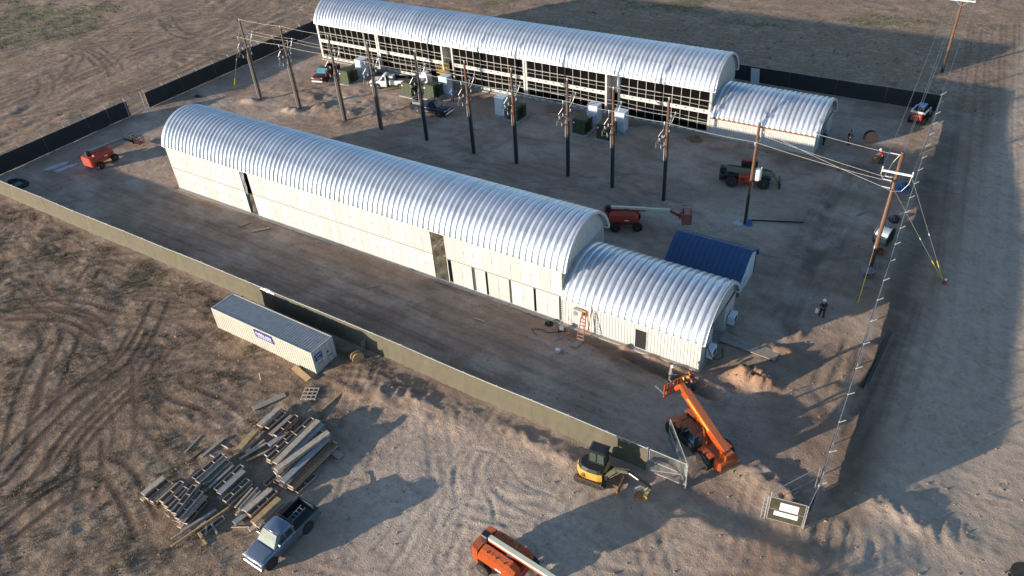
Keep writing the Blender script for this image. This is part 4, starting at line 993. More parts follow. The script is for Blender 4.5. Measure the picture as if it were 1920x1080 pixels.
def boom_lift(label, loc, rz, chr_, paint, hoodm, boomm, blen, bend=0.0, sc=1.0, back=2.0, bsk=True, basket_rz=0, chassism=None, words='480', tip=0, drop=.6, frm=None):
    t = thing('boom_lift', label, 'boom lift', loc, rz)
    ch = chassism or paint; c = lambda s: xf(s, rz=chr_)
    part('chassis', ch, t, c(box(-1.2, 1.2, -.5, .5, .42, .82, .06)), c(box(-1.35, 1.35, -.95, -.55, .55, .75, .04)) if False else c(box(.95, 1.25, -.9, .9, .36, .56, .03)), c(box(-1.25, -.95, -.9, .9, .36, .56, .03)))
    for x in (-1.1, 1.1):
        for s in (-1, 1):
            h_ = part('wheel', M.rubber, t, c(xf(lathe([(.28, -.17), (.43, -.17), (.47, -.1), (.47, .1), (.43, .17), (.28, .17)], 18), (x, s * 1.02, .47), rx=PI / 2)), *[c(xf(box(-.03, .03, -.16, .16, .44, .50), (x, s * 1.02, .47), ry=a)) for a in np.linspace(0, 2 * PI, 17)[:-1]])
            part('rim', paint, h_, c(xf(lathe([(.27, -.01), (.27, .02), (.12, -.02), (.05, .05)], 12), (x, s * 1.17, .47), rx=-PI / 2 * s)))
    part('turntable', M.black, t, lathe([(.62, .82), (.62, .98)], 18))
    part('turret_floor', paint, t, box(-back + .3, 1.1, -.95, .95, .98, 1.10, .03))
    for s in (-1, 1):
        hd = part('engine_hood', hoodm, t, hood(-back + .35, 1.25, s * .32 if s > 0 else -1.05, 1.05 if s > 0 else -.32, 1.1, 1.95, s), smooth=False)
        [part('hood_latch', M.black, hd, box(x, x + .09, s * .75 - .05, s * .75 + .05, 1.955, 1.985)) for x in (-.9, -.2, .4)]
        part('panel_seam', M.black, hd, box(-.55, -.535, s * .45, s * .80, 1.951, 1.957))
        part('decal', M.signwhite, hd, box(-.1, .35, s * 1.055 - .004, s * 1.055 + .004, 1.22, 1.34))
    part('counterweight', hoodm, t, rings([[(x, y * k, z) for y, z in ((-1.02, .55), (1.02, .55), (1.05, 1.2), (.95, 1.75), (-.95, 1.75), (-1.05, 1.2))] for x, k in ((-back - .22, .82), (-back - .05, .97), (-back + .36, 1.0))]), smooth=False)
    part('mast', M.black, t, box(-back + .05, -back + .6, -.26, .26, 1.7, 2.35, .06))
    z0 = 2.12; x0 = -back + .3; e = Vector((math.cos(bend), 0, math.sin(bend)))
    p0 = Vector((x0, 0, z0)); p1 = p0 + e * blen * .62; p2 = p0 + e * blen
    part('boom', boomm, t, bar(p0, p1, .30, .38)); part('inner_boom', boomm, t, bar(p0 + e * .3, p2, .22, .28))
    part('boom_edge', paint, t, bar(p0 + Vector((0, -.157, -.1)), p1 + Vector((0, -.157, -.1)), .01, .14))
    part('lift_cylinder', M.chrome, t, tube((0, 0, 1.5), p0 + e * blen * .35 - Vector((0, 0, .15)), .07))
    if tip: text_obj(words, .24, M.black, t, (p0 + e * blen * .3 + Vector((0, -.17, 0))), rz=0)
    if bsk:
        j = p2 + Vector((1.0, 0, -drop))
        part('jib', frm or M.black, t, bar(p2, j, .16, .18), bar(p2 + Vector((0, 0, -.2)), j + Vector((0, 0, -.15)), .06, .06), box(j.x - .05, j.x + .12, -.12, .12, j.z - .35, j.z + .35))
        basket(t, frm or paint, j.x + .65, 0, j.z - .45, rz=basket_rz, floor=M.darkred)
    return t
boom_lift('orange boom lift in the bottom foreground, its cream boom running out of frame', (60.55, -22.45, gz(60.4, -22.3)), -.10, .05, M.red, M.orange, M.creamboom, 10.5, .03, back=1.9)
boom_lift('red boom lift between the halls with a level cream boom and red cage', (49.7, 16.25, gz(49.9, 16.3)), .42, .10, M.red, M.red, M.creamboom, 6.1, -.02, back=2.1, tip=1, words='660SJ', frm=M.red)
boom_lift('dusty red boom lift with low grey arms at the left end of the near hall', (-14.9, -.3, gz(-15, -.1)), 1.62, .1, M.orange_d, M.red, M.slate, 5.2, -.06, back=1.75, drop=.9, frm=M.black)

# ------------------------------------------------------------------ telehandlers
def tele(label, loc, rz, paint, boomm, dark, bend, blen, ext, cab_open, tyre_r=.62, facing=1, extra=None, frame=None):
    t = thing('telehandler', label, 'telehandler', loc, rz)
    part('chassis', dark, t, box(-2.6, 2.3, -.55, .55, .55, 1.0, .05), box(-1.75, -1.55, -1.0, 1.0, .5, .75), box(1.55, 1.75, -1.0, 1.0, .5, .75))
    for x in (-1.65, 1.65):
        for s in (-1, 1):
            wheel(t, x, s * 1.0, tyre_r, .42, paint if paint is M.orange else M.grey, 22, True)
            part('mudguard', paint if (paint is M.orange and x > 0) else dark, t, xf(extr([(x - .5, 1.32), (x + .3, 1.36), (x + .75, 1.1), (x + .72, 1.05), (x + .3, 1.30), (x - .5, 1.26)], s * .78 - .22, s * .78 + .22)))
    part('rear_counterweight', paint if paint is M.orange else dark, t, box(-3.0, -2.35, -.85, .85, .55, 1.3, .12), box(-2.95, -2.3, -.38, .38, 1.3, 1.9, .05))
    # engine pod on the far side, cab on the other
    sgn = facing
    e_ = part('engine_pod', paint, t, box(-1.0, 1.15, -sgn * .55 if sgn < 0 else -1.15, 1.15 if sgn < 0 else -.55, .62, 1.45, .08)); part('vent', M.black, e_, *[box(-.75 + i * .09, -.70 + i * .09, -sgn * 1.155 - .01, -sgn * 1.155 + .01, .8, 1.2) for i in range(5)])
    y0, y1 = (.42, 1.2) if sgn > 0 else (-1.2, -.42)
    if cab_open:
        cb = part('cab_base', M.black, t, box(-.75, .95, y0, y1, .6, 1.15, .03))
        [part('cab_post', M.black, cb, tube((x, y, 1.1), (x * .9, y, 2.5), .04)) for x in (-.7, .85) for y in (y0 + .05, y1 - .05)]
        part('roof_guard', M.black, cb, *[bar((-.62, y, 2.5), (.76, y, 2.5), .05, .04) for y in np.linspace(y0 + .05, y1 - .05, 5)], bar((-.62, y0, 2.5), (-.62, y1, 2.5), .06, .06), bar((.76, y0, 2.5), (.76, y1, 2.5), .06, .06))
        part('seat', M.blue, cb, box(-.45, .05, y0 + .15, y1 - .15, 1.15, 1.35, .05), box(-.55, -.42, y0 + .15, y1 - .15, 1.3, 1.85, .05), label='blue operator seat')
        part('steering_wheel', M.black, cb, xf(lathe([(.17, 0), (.19, .02), (.17, .03)], 12), (.45, (y0 + y1) / 2, 1.6), ry=.6))
        part('dashboard', M.black, cb, box(.5, .8, y0 + .1, y1 - .1, 1.15, 1.6, .04))
    else:
        cb = part('cab', M.black, t, box(-.8, .9, y0, y1, .6, 2.4, .06))
        part('cab_window', M.glass, cb, box(-.6, .75, (y1 if sgn > 0 else y0) - .01, (y1 if sgn > 0 else y0) + .01, 1.35, 2.2)); part('roof', M.red, cb, box(-.75, .85, y0 + .05, y1 - .05, 2.4, 2.46, .02))
    p0 = Vector((-2.55, 0, 1.75)); e = Vector((math.cos(bend), 0, math.sin(bend)))
    p1 = p0 + e * blen; p2 = p1 + e * ext
    bm = part('boom', boomm, t, bar(p0, p1, .48, .60)); 
    part('boom_sun_strip_or_bar', M.yellow if paint is M.orange else M.black, bm, *( [bar(p0 + e * (blen * .35) + Vector((0, s * .245, .05)), p0 + e * (blen * .88) + Vector((0, s * .245, 0.05)), .012, .22) for s in (-1, 1)] if paint is M.orange else [bar(p0 + Vector((0, 0, .38)) + e * .3, p1 + Vector((0, 0, .38)), .2, .05)]))  # yellow strips stand in for the sunlit sides of the orange boom
    if paint is M.orange:
        q = p0 + e * blen * .6 + Vector((0, .26, 0))
        tx = text_obj('SKYJACK' if False else 'JLG', .26, M.darkred, bm, q, rz=PI); tx.rotation_euler = (PI / 2, bend, PI)
    part('inner_boom', boomm, t, bar(p0 + e, p2, .34, .42))
    part('lift_cylinder', boomm, t, *[tube((-.9, y, 1.0), p0 + e * blen * .52 + Vector((0, y, -.3)), .09) for y in (-.14, .14)])
    part('boom_head', boomm, t, bar(p2 - e * .1, p2 + Vector((.45, 0, -.75)), .3, .34))
    hx = p2 + Vector((.62, 0, -.95))
    cr = part('fork_carriage', paint if paint is M.orange else M.black, t, box(hx.x - .06, hx.x + .04, -.95, .95, hx.z - .32, hx.z - .2), box(hx.x - .06, hx.x + .04, -.95, .95, hx.z + .22, hx.z + .36), *[box(hx.x - .05, hx.x + .03, y - .04, y + .04, hx.z - .2, hx.z + .8 if frame else hx.z + .22) for y in np.linspace(-.9, .9, 7)], *([box(hx.x - .05, hx.x + .03, -.95, .95, hx.z + .8, hx.z + .86)] if frame else []))
    for y in (-.62, .62): part('fork', M.grey, cr, bar((hx.x + .05, y, hx.z - .4), (hx.x + 1.3, y, hx.z - .42), .11, .05), box(hx.x + .04, hx.x + .09, y - .06, y + .06, hx.z - .42, hx.z + .3))
    return t
tele('bright orange telehandler with its thick boom raised beside the chain-link gate', (66.85, -7.25, gz(66.6, -7.2)), 2.66, M.orange, M.orange, M.orange_d, .44, 4.9, .55, True, .66, 1, frame=True)
tele('pale-green-boomed telehandler with red engine pod parked below the far annex', (57.45, 30.2, gz(57.4, 30.2)), .33, M.red, M.ylime, M.black, -.10, 5.0, .3, False, .62, 1)

# ------------------------------------------------------------------ excavator
ex = thing('mini_excavator', 'yellow and black mini excavator resting its bucket beside the olive fence', 'excavator', (61.75, -13.45, gz(61.8, -13.4)), .10)
for s in (-1, 1):
    prof = [(-1.15, .22), (-1.05, .05), (-.85, 0), (.85, 0), (1.05, .05), (1.15, .22), (1.08, .42), (.85, .5), (-.85, .5), (-1.08, .42)]
    tr = part('track', M.rubber, ex, extr(prof, s * .78 - .17, s * .78 + .17))
    part('track_pad', M.rust if s < 0 else M.grey, tr, *[box(-.95 + i * .145, -.87 + i * .145, s * .78 - .18, s * .78 + .18, .49, .535) for i in range(13)], stuff=False)
    part('road_wheel', M.darkmetal, tr, *[xf(lathe([(.12, -.19), (.12, .19)], 10), (x, s * .78, .2), rx=PI / 2) for x in (-.8, -.4, 0, .4, .8)])
part('undercarriage', M.darkmetal, ex, box(-.7, .7, -.6, .6, .2, .5))
part('dozer_blade', M.rust, ex, box(1.95, 2.07, -.9, .9, .02, .42, .03), bar((.8, -.35, .3), (1.95, -.35, .22), .1, .1), bar((.8, .35, .3), (1.95, .35, .22), .1, .1))
M.glassd = mat('dark_green_glass', (.045, .07, .06), .2)
hp = [(x, y) for x, y in [(.85, -.72), (.55, -.82), (-.2, -.85), (-.75, -.74), (-1.05, -.42), (-1.15, 0), (-1.05, .42), (-.75, .74), (-.2, .85), (.85, .85)]]
part('house_skirt', M.yellow, ex, rings([[(x * k, y * k, z) for x, y in hp] for k, z in ((.97, .55), (1, .62), (1, 1.05), (.95, 1.22))]))
part('engine_cover', M.black, ex, rings([[(x * k, y * k, z) for x, y in hp] for k, z in ((.94, 1.221), (.93, 1.28), (.78, 1.42))]))
part('vent', M.black, ex, *[bar((-.62 - .05 * i, -.80 + .04 * i, .72 + .10 * i), (-.25 - .02 * i, -.87, .72 + .10 * i), .02, .03) for i in range(4)])
cb = part('cab_frame', M.black, ex, *[tube((x, y, 1.2), (x - .03 * (x > 0), y, 2.45), .045, .045, 6) for x, y in ((.75, .78), (.75, -.05), (-.35, .78), (-.35, -.05), (.2, .78), (.2, -.05))], bar((-.35, .78, 1.5), (.75, .78, 1.5), .05, .05), bar((-.35, -.05, 1.5), (.75, -.05, 1.5), .05, .05))
part('cab_roof', M.darkmetal, cb, rings([[(x, y, z) for x, y in ((-.42, -.12), (.85, -.12), (.85, .85), (-.42, .85))] for z in (2.44, 2.54)] + [[(-.3, 0, 2.6), (.7, 0, 2.6), (.7, .72, 2.6), (-.3, .72, 2.6)]]), smooth=False)
part('side_window', M.glassd, cb, box(-.30, .16, -.055, -.045, 1.55, 2.38)); part('side_window', M.glassd, cb, box(.24, .70, -.055, -.045, 1.55, 2.38)); part('cab_panel', M.darkmetal, cb, box(-.35, .72, -.06, -.03, 1.2, 1.47))
part('windscreen', M.glass, cb, box(.74, .75, 0, .73, 1.3, 2.4)); part('rear_window', M.glass, cb, box(-.37, -.36, 0, .73, 1.55, 2.35)); part('seat', M.black, cb, box(-.2, .25, .15, .6, 1.2, 1.5, .04), box(-.25, -.12, .15, .6, 1.5, 2.0, .04))
part('boom_swing_post', M.darkmetal, ex, box(.85, 1.2, -.55, -.25, .65, 1.15, .04))
b0, b1, b2, b3 = Vector((1.1, -.4, 1.05)), Vector((1.75, -.4, 2.0)), Vector((2.55, -.4, 2.15)), Vector((4.1, -.42, 1.35))
M.exboom = mat('olive_drab_boom', (.085, .08, .05), .6, 0, .2, 4)
bm = part('boom', M.exboom, ex, bar(b0, b1, .2, .26), bar(b1 - Vector((.08, 0, .05)), b2, .2, .28))
part('dipper_arm', M.darkmetal, ex, bar(b2 - Vector((.25, 0, -.08)), b3, .17, .24)); part('maker_plate', M.signwhite, ex, bar(b2 + Vector((.1, -.095, .0)), b2 + Vector((.75, -.1, -.33)), .01, .11))
part('hydraulic_cylinder', M.chrome, ex, tube((1.3, -.4, .9), b1 + Vector((.35, 0, -.1)), .05)); part('hydraulic_cylinder', M.black, ex, tube(b1 + Vector((.1, 0, .2)), b2 + Vector((.15, 0, .25)), .05)); part('hydraulic_cylinder', M.black, ex, tube(b2 + Vector((.3, 0, .1)), b3 + Vector((-.1, 0, .3)), .045))
part('hose', M.steel, ex, pipe([b3 + Vector((-.1, -.12, .1)), b3 + Vector((-.3, -.2, -.15)), b3 + Vector((-.15, -.22, -.4)), b3 + Vector((.0, -.15, -.3))], .02))
b4 = b3 + Vector((-.25, 0, -.75))
part('bucket_link', M.exboom, ex, bar(b3, b4, .16, .18), bar(b3 + Vector((-.35, 0, .05)), b4 + Vector((-.2, 0, .2)), .06, .06))
bk_ = part('bucket', mat('worn_bucket_steel', (.30, .18, .05), .7, 0, .5, 8), ex, extr([(b4.x + .15, b4.z + .1), (b4.x + .25, b4.z - .25), (b4.x - .1, b4.z - .5), (b4.x - .6, b4.z - .45), (b4.x - .55, b4.z - .35), (b4.x - .15, b4.z - .35), (b4.x + .1, b4.z - .1), (b4.x - .1, b4.z + .1)], b4.y - .3, b4.y + .3)); part('bucket_tooth', M.rust, bk_, *[box(b4.x - .78, b4.x - .58, b4.y + y - .03, b4.y + y + .03, b4.z - .46, b4.z - .40) for y in (-.25, -.08, .08, .25)])
part('thumb', M.grey, ex, bar(b3 + Vector((-.6, 0, -.1)), b4 + Vector((-.75, 0, .2)), .1, .06), bar(b3 + Vector((-.25, 0, -.2)), b3 + Vector((-.6, 0, -.1)), .1, .06))

# ------------------------------------------------------------------ skid steer, small lifts
sk_ = thing('skid_steer', 'red and white skid-steer loader parked in the far right corner of the yard', 'skid steer', (70.45, 53.6, gz(70.4, 53.6)), 1.45)
part('body', M.red, sk_, box(-1.35, -.6, -.62, .62, .45, 1.45, .08), box(-.6, .9, -.6, .6, .35, .9, .05)); part('lift_arm', M.whitep, sk_, *[bar((-1.2, s * .78, 1.5), (1.3, s * .78, 1.35), .14, .22) for s in (-1, 1)], bar((-1.2, -.8, 1.55), (-1.2, .8, 1.55), .16, .2), *[bar((1.3, s * .78, 1.35), (1.7, s * .78, .4), .14, .2) for s in (-1, 1)])
c_ = part('cab', M.darkmetal, sk_, box(-.55, .75, -.5, .5, .9, 2.0, .06)); part('cab_window', M.glass, c_, box(-.58, -.55, -.4, .4, 1.35, 1.85)); part('cab_roof', M.bluetarp, c_, box(-.5, .7, -.45, .45, 2.0, 2.05, .02), label='blue roof plate')
text_obj('BOBCAT', .2, M.signwhite, sk_, (-1.36, 0, 1.1), rz=-PI / 2)
for x in (-.75, .55):
    for s in (-1, 1): wheel(sk_, x, s * .78, .42, .3, M.whitep, 16)
part('bucket', M.darkmetal, sk_, extr([(1.6, .08), (2.3, .05), (2.3, .12), (1.75, .2), (1.72, .7), (1.6, .7)], -.95, .95))
yl = thing('scissor_lift', 'yellow work platform raised in the left gap of the screened hall', 'scissor lift', (-14.78 + bm_[1][1] + .1, 38.1, gz(11, 38.1)))
part('base', M.yellow, yl, box(-.05, 1.35, -.5, .5, .2, .7, .04)); part('scissor_arm', M.grey, yl, *[bar((.1, y, .7 + i * .5), (1.2, y, 1.2 + i * .5), .06, .08) for i in range(3) for y in (-.4, .4)], *[bar((1.2, y, .7 + i * .5), (.1, y, 1.2 + i * .5), .06, .08) for i in range(3) for y in (-.33, .33)])
part('platform', M.yellow, yl, box(-.1, 1.4, -.55, .55, 2.2, 2.3)); part('guard_rail', M.yellow, yl, *[tube(a, b, .03, .03, 5) for z in (2.75, 3.3) for a, b in (((-.1, -.55, z), (1.4, -.55, z)), ((1.4, -.55, z), (1.4, .55, z)), ((1.4, .55, z), (-.1, .55, z)), ((-.1, .55, z), (-.1, -.55, z)))], *[tube((x, y, 2.3), (x, y, 3.3), .03, .03, 5) for x in (-.1, .4, .9, 1.4) for y in (-.55, .55)])
for x in (.15, 1.15):
    for s in (-1, 1): wheel(yl, x, s * .45, .2, .15, M.grey, 12)

# ------------------------------------------------------------------ transformers and switch cabinets
def transformer(label, x, y, first=[None]):
    if first[0] is None:
        t = thing('pad_transformer', label, 'transformer', (x, y, gz(x, y) + .02), 0, 'green pad-mounted transformers')
        part('concrete_pad', M.concrete, t, box(-.35, 2.15, -.35, 2.55, -.12, .12, .02)); part('tank', M.greentx, t, box(0, 1.75, .0, 1.35, .12, 1.9, .03)); part('cabinet', M.greentx, t, box(.03, 1.72, 1.352, 2.15, .12, 1.75, .03)); part('sloped_lid', M.greentx, t, extr([(0, 1.9), (1.75, 1.9), (1.62, 2.0), (.12, 2.0)], .08, 1.3))
        part('label_plate', M.signwhite, t, box(.12, .30, -.008, .0, 1.45, 1.62)); part('cooling_fin', M.greentx, t, *[box(1.75, 1.83, .12 + i * .16, .16 + i * .16, .4, 1.6) for i in range(8)]); part('hinge', M.darkmetal, t, box(.4, .43, -.012, .0, .3, 1.8), box(1.3, 1.33, -.012, 0, .3, 1.8))
        first[0] = t; return t
    return dup(first[0], (x, y, gz(x, y) + .02), 0, label)
for x, y, lb in ((-4.85, 32.65, 'green pad transformer leftmost of the row, beside the maroon pickup'), (6.85, 32.85, 'green transformer between the white utility truck and the navy pickup'), (10.35, 33.5, 'green transformer directly behind the navy pickup'), (24.75, 32.5, 'dark green transformer standing alone by the lone white cabinet mid-yard'), (34.5, 32.5, 'dark green transformer left of the close pair under the wires'), (37.85, 32.5, 'dark green transformer right of the close pair under the wires')): transformer(lb, x, y)
def cabinet(label, x, y, first=[None]):
    if first[0] is None:
        t = thing('switch_cabinet', label, 'electrical cabinet', (x, y, gz(x, y) + .02), 0, 'white switch cabinets')
        part('concrete_pad', M.concrete, t, box(-.4, 1.9, -.45, 1.75, -.12, .12, .02)); part('casing', M.cool_white, t, box(0, 1.45, 0, 1.25, .12, 2.55, .02)); part('roof_cap', M.cool_white, t, box(-.04, 1.49, -.04, 1.29, 2.55, 2.62, .01)); d = part('door', M.cool_white, t, box(.05, 1.4, -.02, -.002, .25, 2.45)); part('handle', M.darkmetal, d, box(1.2, 1.25, -.05, -.02, 1.2, 1.45)); part('lifting_eye', M.grey, t, box(.1, .16, .1, .16, 2.62, 2.7), box(1.3, 1.36, 1.1, 1.16, 2.62, 2.7))
        first[0] = t; return t
    return dup(first[0], (x, y, gz(x, y) + .02), 0, label)
for x, y, lb in ((-4.3, 35.7, 'white cabinet behind the leftmost green transformer'), (11.4, 35.7, 'white cabinet behind the navy pickup, next to the worker in blue'), (22.55, 33.1, 'white cabinet standing alone mid-yard beside one dark green transformer'), (34.9, 35.6, 'white cabinet behind the left transformer of the close pair'), (38.75, 35.3, 'white cabinet behind the right transformer of the close pair')): cabinet(lb, x, y)
t = thing('generator', 'low white machine box with exposed fittings behind the white utility truck', 'generator', (6.2, 37.2, gz(6, 37) + .02))
part('casing', M.whitep, t, box(0, 1.9, 0, 1.2, .2, 1.5, .05)); part('skid', M.darkmetal, t, box(-.1, 2.0, -.05, 1.25, 0, .2)); part('exhaust', M.grey, t, tube((.4, .6, 1.5), (.4, .6, 1.95), .08)); part('control_panel', M.black, t, box(1.2, 1.7, -.02, 0, .7, 1.2)); part('top_box', M.whitep, t, box(.8, 1.6, .2, 1.0, 1.5, 1.9, .03))

# ------------------------------------------------------------------ utility poles and wires
PX = [(-11.49, 22.98), (-3.53, 23.0), (5.1, 22.85), (11.38, 22.97), (18.81, 23.1), (26.25, 22.8), (32.28, 23.0), (39.21, 23.0), (44.88, 22.8), (51.02, 22.6)]
def upole(label, x, y, lean, low, hi, zsplit, gear=True, H_=11.2):
    t = thing('utility_pole', label, 'utility pole', (x, y, gz(x, y)), lean, 'utility poles in the row between the halls')
    lo = part('pole_butt', low, t, tube((0, 0, -.3), (0, 0, zsplit), .19, .175, 12), smooth=True); part('pole_top', hi, t, tube((0, 0, zsplit), (0, 0, H_), .173, .125, 12), smooth=True)
    part('top_insulator', M.porcelain, t, tube((0, 0, H_), (0, 0, H_ + .1), .03), xf(lathe([(.03, 0), (.09, .05), (.05, .1), (.09, .16), (.04, .28)], 10), (0, 0, H_ + .08)))
    ca = part('crossarm', M.steel, t, bar((.16, -1.15, 9.2), (.16, 1.5, 9.2), .09, .11), bar((.16, -.75, 9.15), (.1, 0, 8.5), .03, .03), bar((.16, .75, 9.15), (.1, 0, 8.5), .03, .03))
    for yy in (-1.1, .55, 1.4): part('insulator', M.porcelain, ca, xf(lathe([(.03, 0), (.085, .05), (.045, .1), (.085, .15), (.035, .26)], 10), (.16, yy, 9.25)))
    if gear:
        c2 = part('equipment_arm', M.wood_tan, t, bar((-.15, -1.25, 7.35), (-.15, 1.15, 7.35), .08, .1), bar((-.15, -.9, 6.35), (-.15, .9, 6.35), .08, .1))
        for yy in (-1.15, -.45, .5, 1.05):
            part('fuse_cutout', M.porcelain, c2, bar((-.18, yy, 7.3), (-.34, yy, 7.65), .035, .05), bar((-.34, yy, 7.65), (-.4, yy, 7.25), .02, .02), xf(lathe([(.03, 0), (.05, .05), (.03, .1), (.05, .15), (.03, .2)], 8), (-.26, yy, 7.42)))
        for yy in (-.75, .0, .75): part('surge_arrester', M.porcelain, c2, xf(lathe([(.02, -.05), (.05, 0), (.03, .06), (.05, .12), (.03, .18), (.05, .24), (.02, .32)], 8), (-.25, yy, 6.4)))
        [part('jumper_wire', M.wire, t, pipe([(.16, a, 9.3), (-.05, a * .8, 8.5), (-.42, b, 7.8)], .016, 4)) for a, b in ((-1.1, -1.15), (.55, .5), (1.4, 1.05))]; [part('jumper_wire', M.wire, t, pipe([(-.5, b, 7.2), (-.55, b * .8, 6.9), (-.27, c, 6.75)], .014, 4)) for b, c in ((-1.15, -.75), (.5, 0), (1.05, .75))]; part('jumper_wire', M.wire, t, pipe([(-.5, -.5, 7.25), (-.75, -.9, 6.9), (-.6, -1.2, 6.5), (-.27, -.75, 6.5)], .012, 4))
        part('riser_conduit', M.steel, t, tube((-.12, -.22, 0), (-.12, -.22, 6.2), .055, .055, 6), smooth=True); part('riser_conduit', M.grey, t, tube((.12, .22, 0), (.12, .22, 7.6), .05, .05, 6), smooth=True)
        part('cable_head', M.porcelain, t, *[tube((-.1, -.22 + k * .1, 6.15), (-.3, -.6 + k * .5, 6.4), .03) for k in range(3)])
    return t
desc = ['tan wooden pole at the far left end of the pole row', 'tan wooden pole second from the left, beside a heap of dug earth', 'tan wooden pole standing nearest the maroon pickup', 'tan wooden pole in front of the white utility truck', 'two-tone pole directly in front of the navy pickup', 'two-tone pole between the navy pickup and the lone white cabinet', 'brown pole standing just left of the lone dark green transformer', 'brown pole in front of the left transformer of the close pair', 'brown pole in front of the right transformer of the close pair', 'red-brown pole just behind the cage of the red boom lift']
for i, (x, y) in enumerate(PX):
    tan = i < 4
    up_ = upole(desc[i], x, y, rs.uniform(-.06, .06), M.wood_tan if tan else M.wood_dark, M.wood_tan if tan else (M.wood_dark if i == 4 else M.wood_pole), 5.2, True); up_.rotation_euler = (rs.uniform(-.012, .012), rs.uniform(-.012, .012), up_.rotation_euler.z)
# pole 11 with the hanging tank
p11 = upole('brown pole carrying a white cylindrical transformer near the pale-green telehandler', 60.03, 22.2, .0, M.wood_dark, M.wood_pole, 3.4, False, 10.9)
tk = part('tank_transformer', M.whitep, p11, xf(lathe([(.30, 0), (.34, .05), (.34, 1.05), (.30, 1.12), (.1, 1.2)], 18), (.42, .45, 4.9)), smooth=True, label='white cylindrical transformer tank'); part('bushing', M.porcelain, tk, tube((.35, .4, 6.05), (.33, .38, 6.4), .04), tube((.6, .55, 6.0), (.7, .6, 6.25), .04)); part('tank_bracket', M.steel, p11, bar((0, 0, 5.8), (.42, .45, 5.8), .08, .08), bar((0, 0, 5.1), (.42, .45, 5.1), .08, .08)); part('riser_conduit', M.steel, p11, tube((.18, -.1, 0), (.18, -.1, 4.8), .055))
# right corner pole
rp = thing('utility_pole', 'red-brown corner pole leaning beside the right fence, holding the dead-end crossarm', 'utility pole', (72.35, 20.25, gz(72.3, 20.3)), 0)
part('pole_shaft', M.wood_pole, rp, tube((0, 0, -.3), (.12, 0, 11.6), .2, .14, 12), smooth=True)
part('crossarm', M.whitep, rp, bar((-1.1, -.12, 9.72), (1.35, -.12, 9.72), .14, .16))
part('insulator', M.porcelain, rp, *[xf(lathe([(.03, 0), (.09, .05), (.05, .1), (.09, .16), (.04, .3)], 10), (x, -.12, 9.8)) for x in (-1.05, 1.3)], *[tube((-.1, y, z), (-.8, y, z + .02), .06, .045) for y, z in ((.0, 11.3), (-.5, 9.1), (.3, 9.0), (-.1, 8.2))])
part('side_arm', M.wood_tan, rp, bar((-.15, -.7, 9.0), (-.15, .6, 9.0), .09, .1), bar((-.1, -.4, 8.15), (-.1, .3, 8.15), .09, .1))
part('jumper_wire', M.wire, rp, pipe([(1.3, -.12, 9.9), (1.2, -.3, 9.0), (.8, -.4, 8.3), (.1, -.4, 8.1), (-.7, -.1, 8.2)], .022), pipe([(-1.0, -.1, 9.9), (-1.1, -.2, 9.4), (-.8, -.5, 9.1)], .02), pipe([(0.05, 0, 11.5), (-.4, -.1, 10.6), (-.8, .3, 9.0)], .02))
fp = thing('utility_pole', 'brown and black pole standing beyond the far fence at the top right', 'utility pole', (70.45, 70.6, gz(70.4, 70.6)), 0)
part('pole_butt', M.wood_dark, fp, tube((0, 0, -.3), (.0, 0, 3.0), .2, .185, 12), smooth=True); part('pole_top', M.wood_pole, fp, tube((0, 0, 3.0), (0, 0, 11.2), .183, .13, 12), smooth=True); part('crossarm', M.whitep, fp, bar((-1.5, -.14, 9.5), (1.5, -.14, 9.5), .14, .15)); part('insulator', M.porcelain, fp, *[xf(lathe([(.03, 0), (.09, .05), (.05, .1), (.09, .16), (.04, .3)], 10), (x, -.14, 9.58)) for x in (-1.4, -.5, 1.4)]); part('brace', M.steel, fp, bar((-.8, -.15, 9.45), (0, -.1, 8.8), .04, .04), bar((.8, -.15, 9.45), (0, -.1, 8.8), .04, .04))
def wire(label, pts, sag=.12, r=.018, m=None, grp=None, n=6):
    P = []
    for a, b in zip(pts[:-1], pts[1:]):
        a, b = Vector(a), Vector(b)
        for i in range(n):
            s = i / n; q = a.lerp(b, s); q.z -= 4 * sag * s * (1 - s); P.append(q)
    P.append(Vector(pts[-1]))
    return single('power_line', m or M.wire, label, 'wire', pipe(P, r, 4), group=grp)
row = PX + [(60.03, 22.2)]
G = 'conductors along the pole row'
wire('topmost conductor running over the pole tops of the row', [(x, y, 11.5 + gz(x, y)) for x, y in row] + [(71.5, 20.2, 11.35)], .12, grp=G)
wire('conductor on the camera side of the pole row, below the tops', [(x + .16, y - 1.1, 9.52) for x, y in row] + [(71.5, 19.75, 9.1)], .12, .022, grp=G)
wire('first conductor on the far side of the pole row, close to the poles', [(x + .16, y + .55, 9.5) for x, y in row] + [(71.5, 20.55, 9.0)], .12, grp=G)
wire('outermost conductor on the far side of the pole row', [(x + .16, y + 1.4, 9.5) for x, y in row] + [(71.5, 20.2, 8.25)], .12, grp=G)
G = 'conductors beside the dirt road'
for (xa, za), (xb, zb_), lb in (((-1.05, 10.1), (-1.4, 9.85), 'left conductor of the span crossing the far right corner of the yard'), ((.1, 11.6), (-.5, 9.85), 'middle conductor of the far span, starting at the corner pole tip'), ((.15, 11.2), (0, 11.2), 'second middle conductor of the far span'), ((1.3, 10.1), (1.4, 9.85), 'right conductor of the far span above the right fence')):
    wire(lb, [(72.35 + xa, 20.15, za), (70.45 + xb, 70.5, zb_)], .5, .016, grp=G, n=12)
    wire(lb.split(',')[0].split(' of the')[0] + ' of the span leaving the frame top', [(70.45 + xb, 70.5, zb_), (68.5 + xb, 122, zb_)], .5, .016, grp=G, n=10)
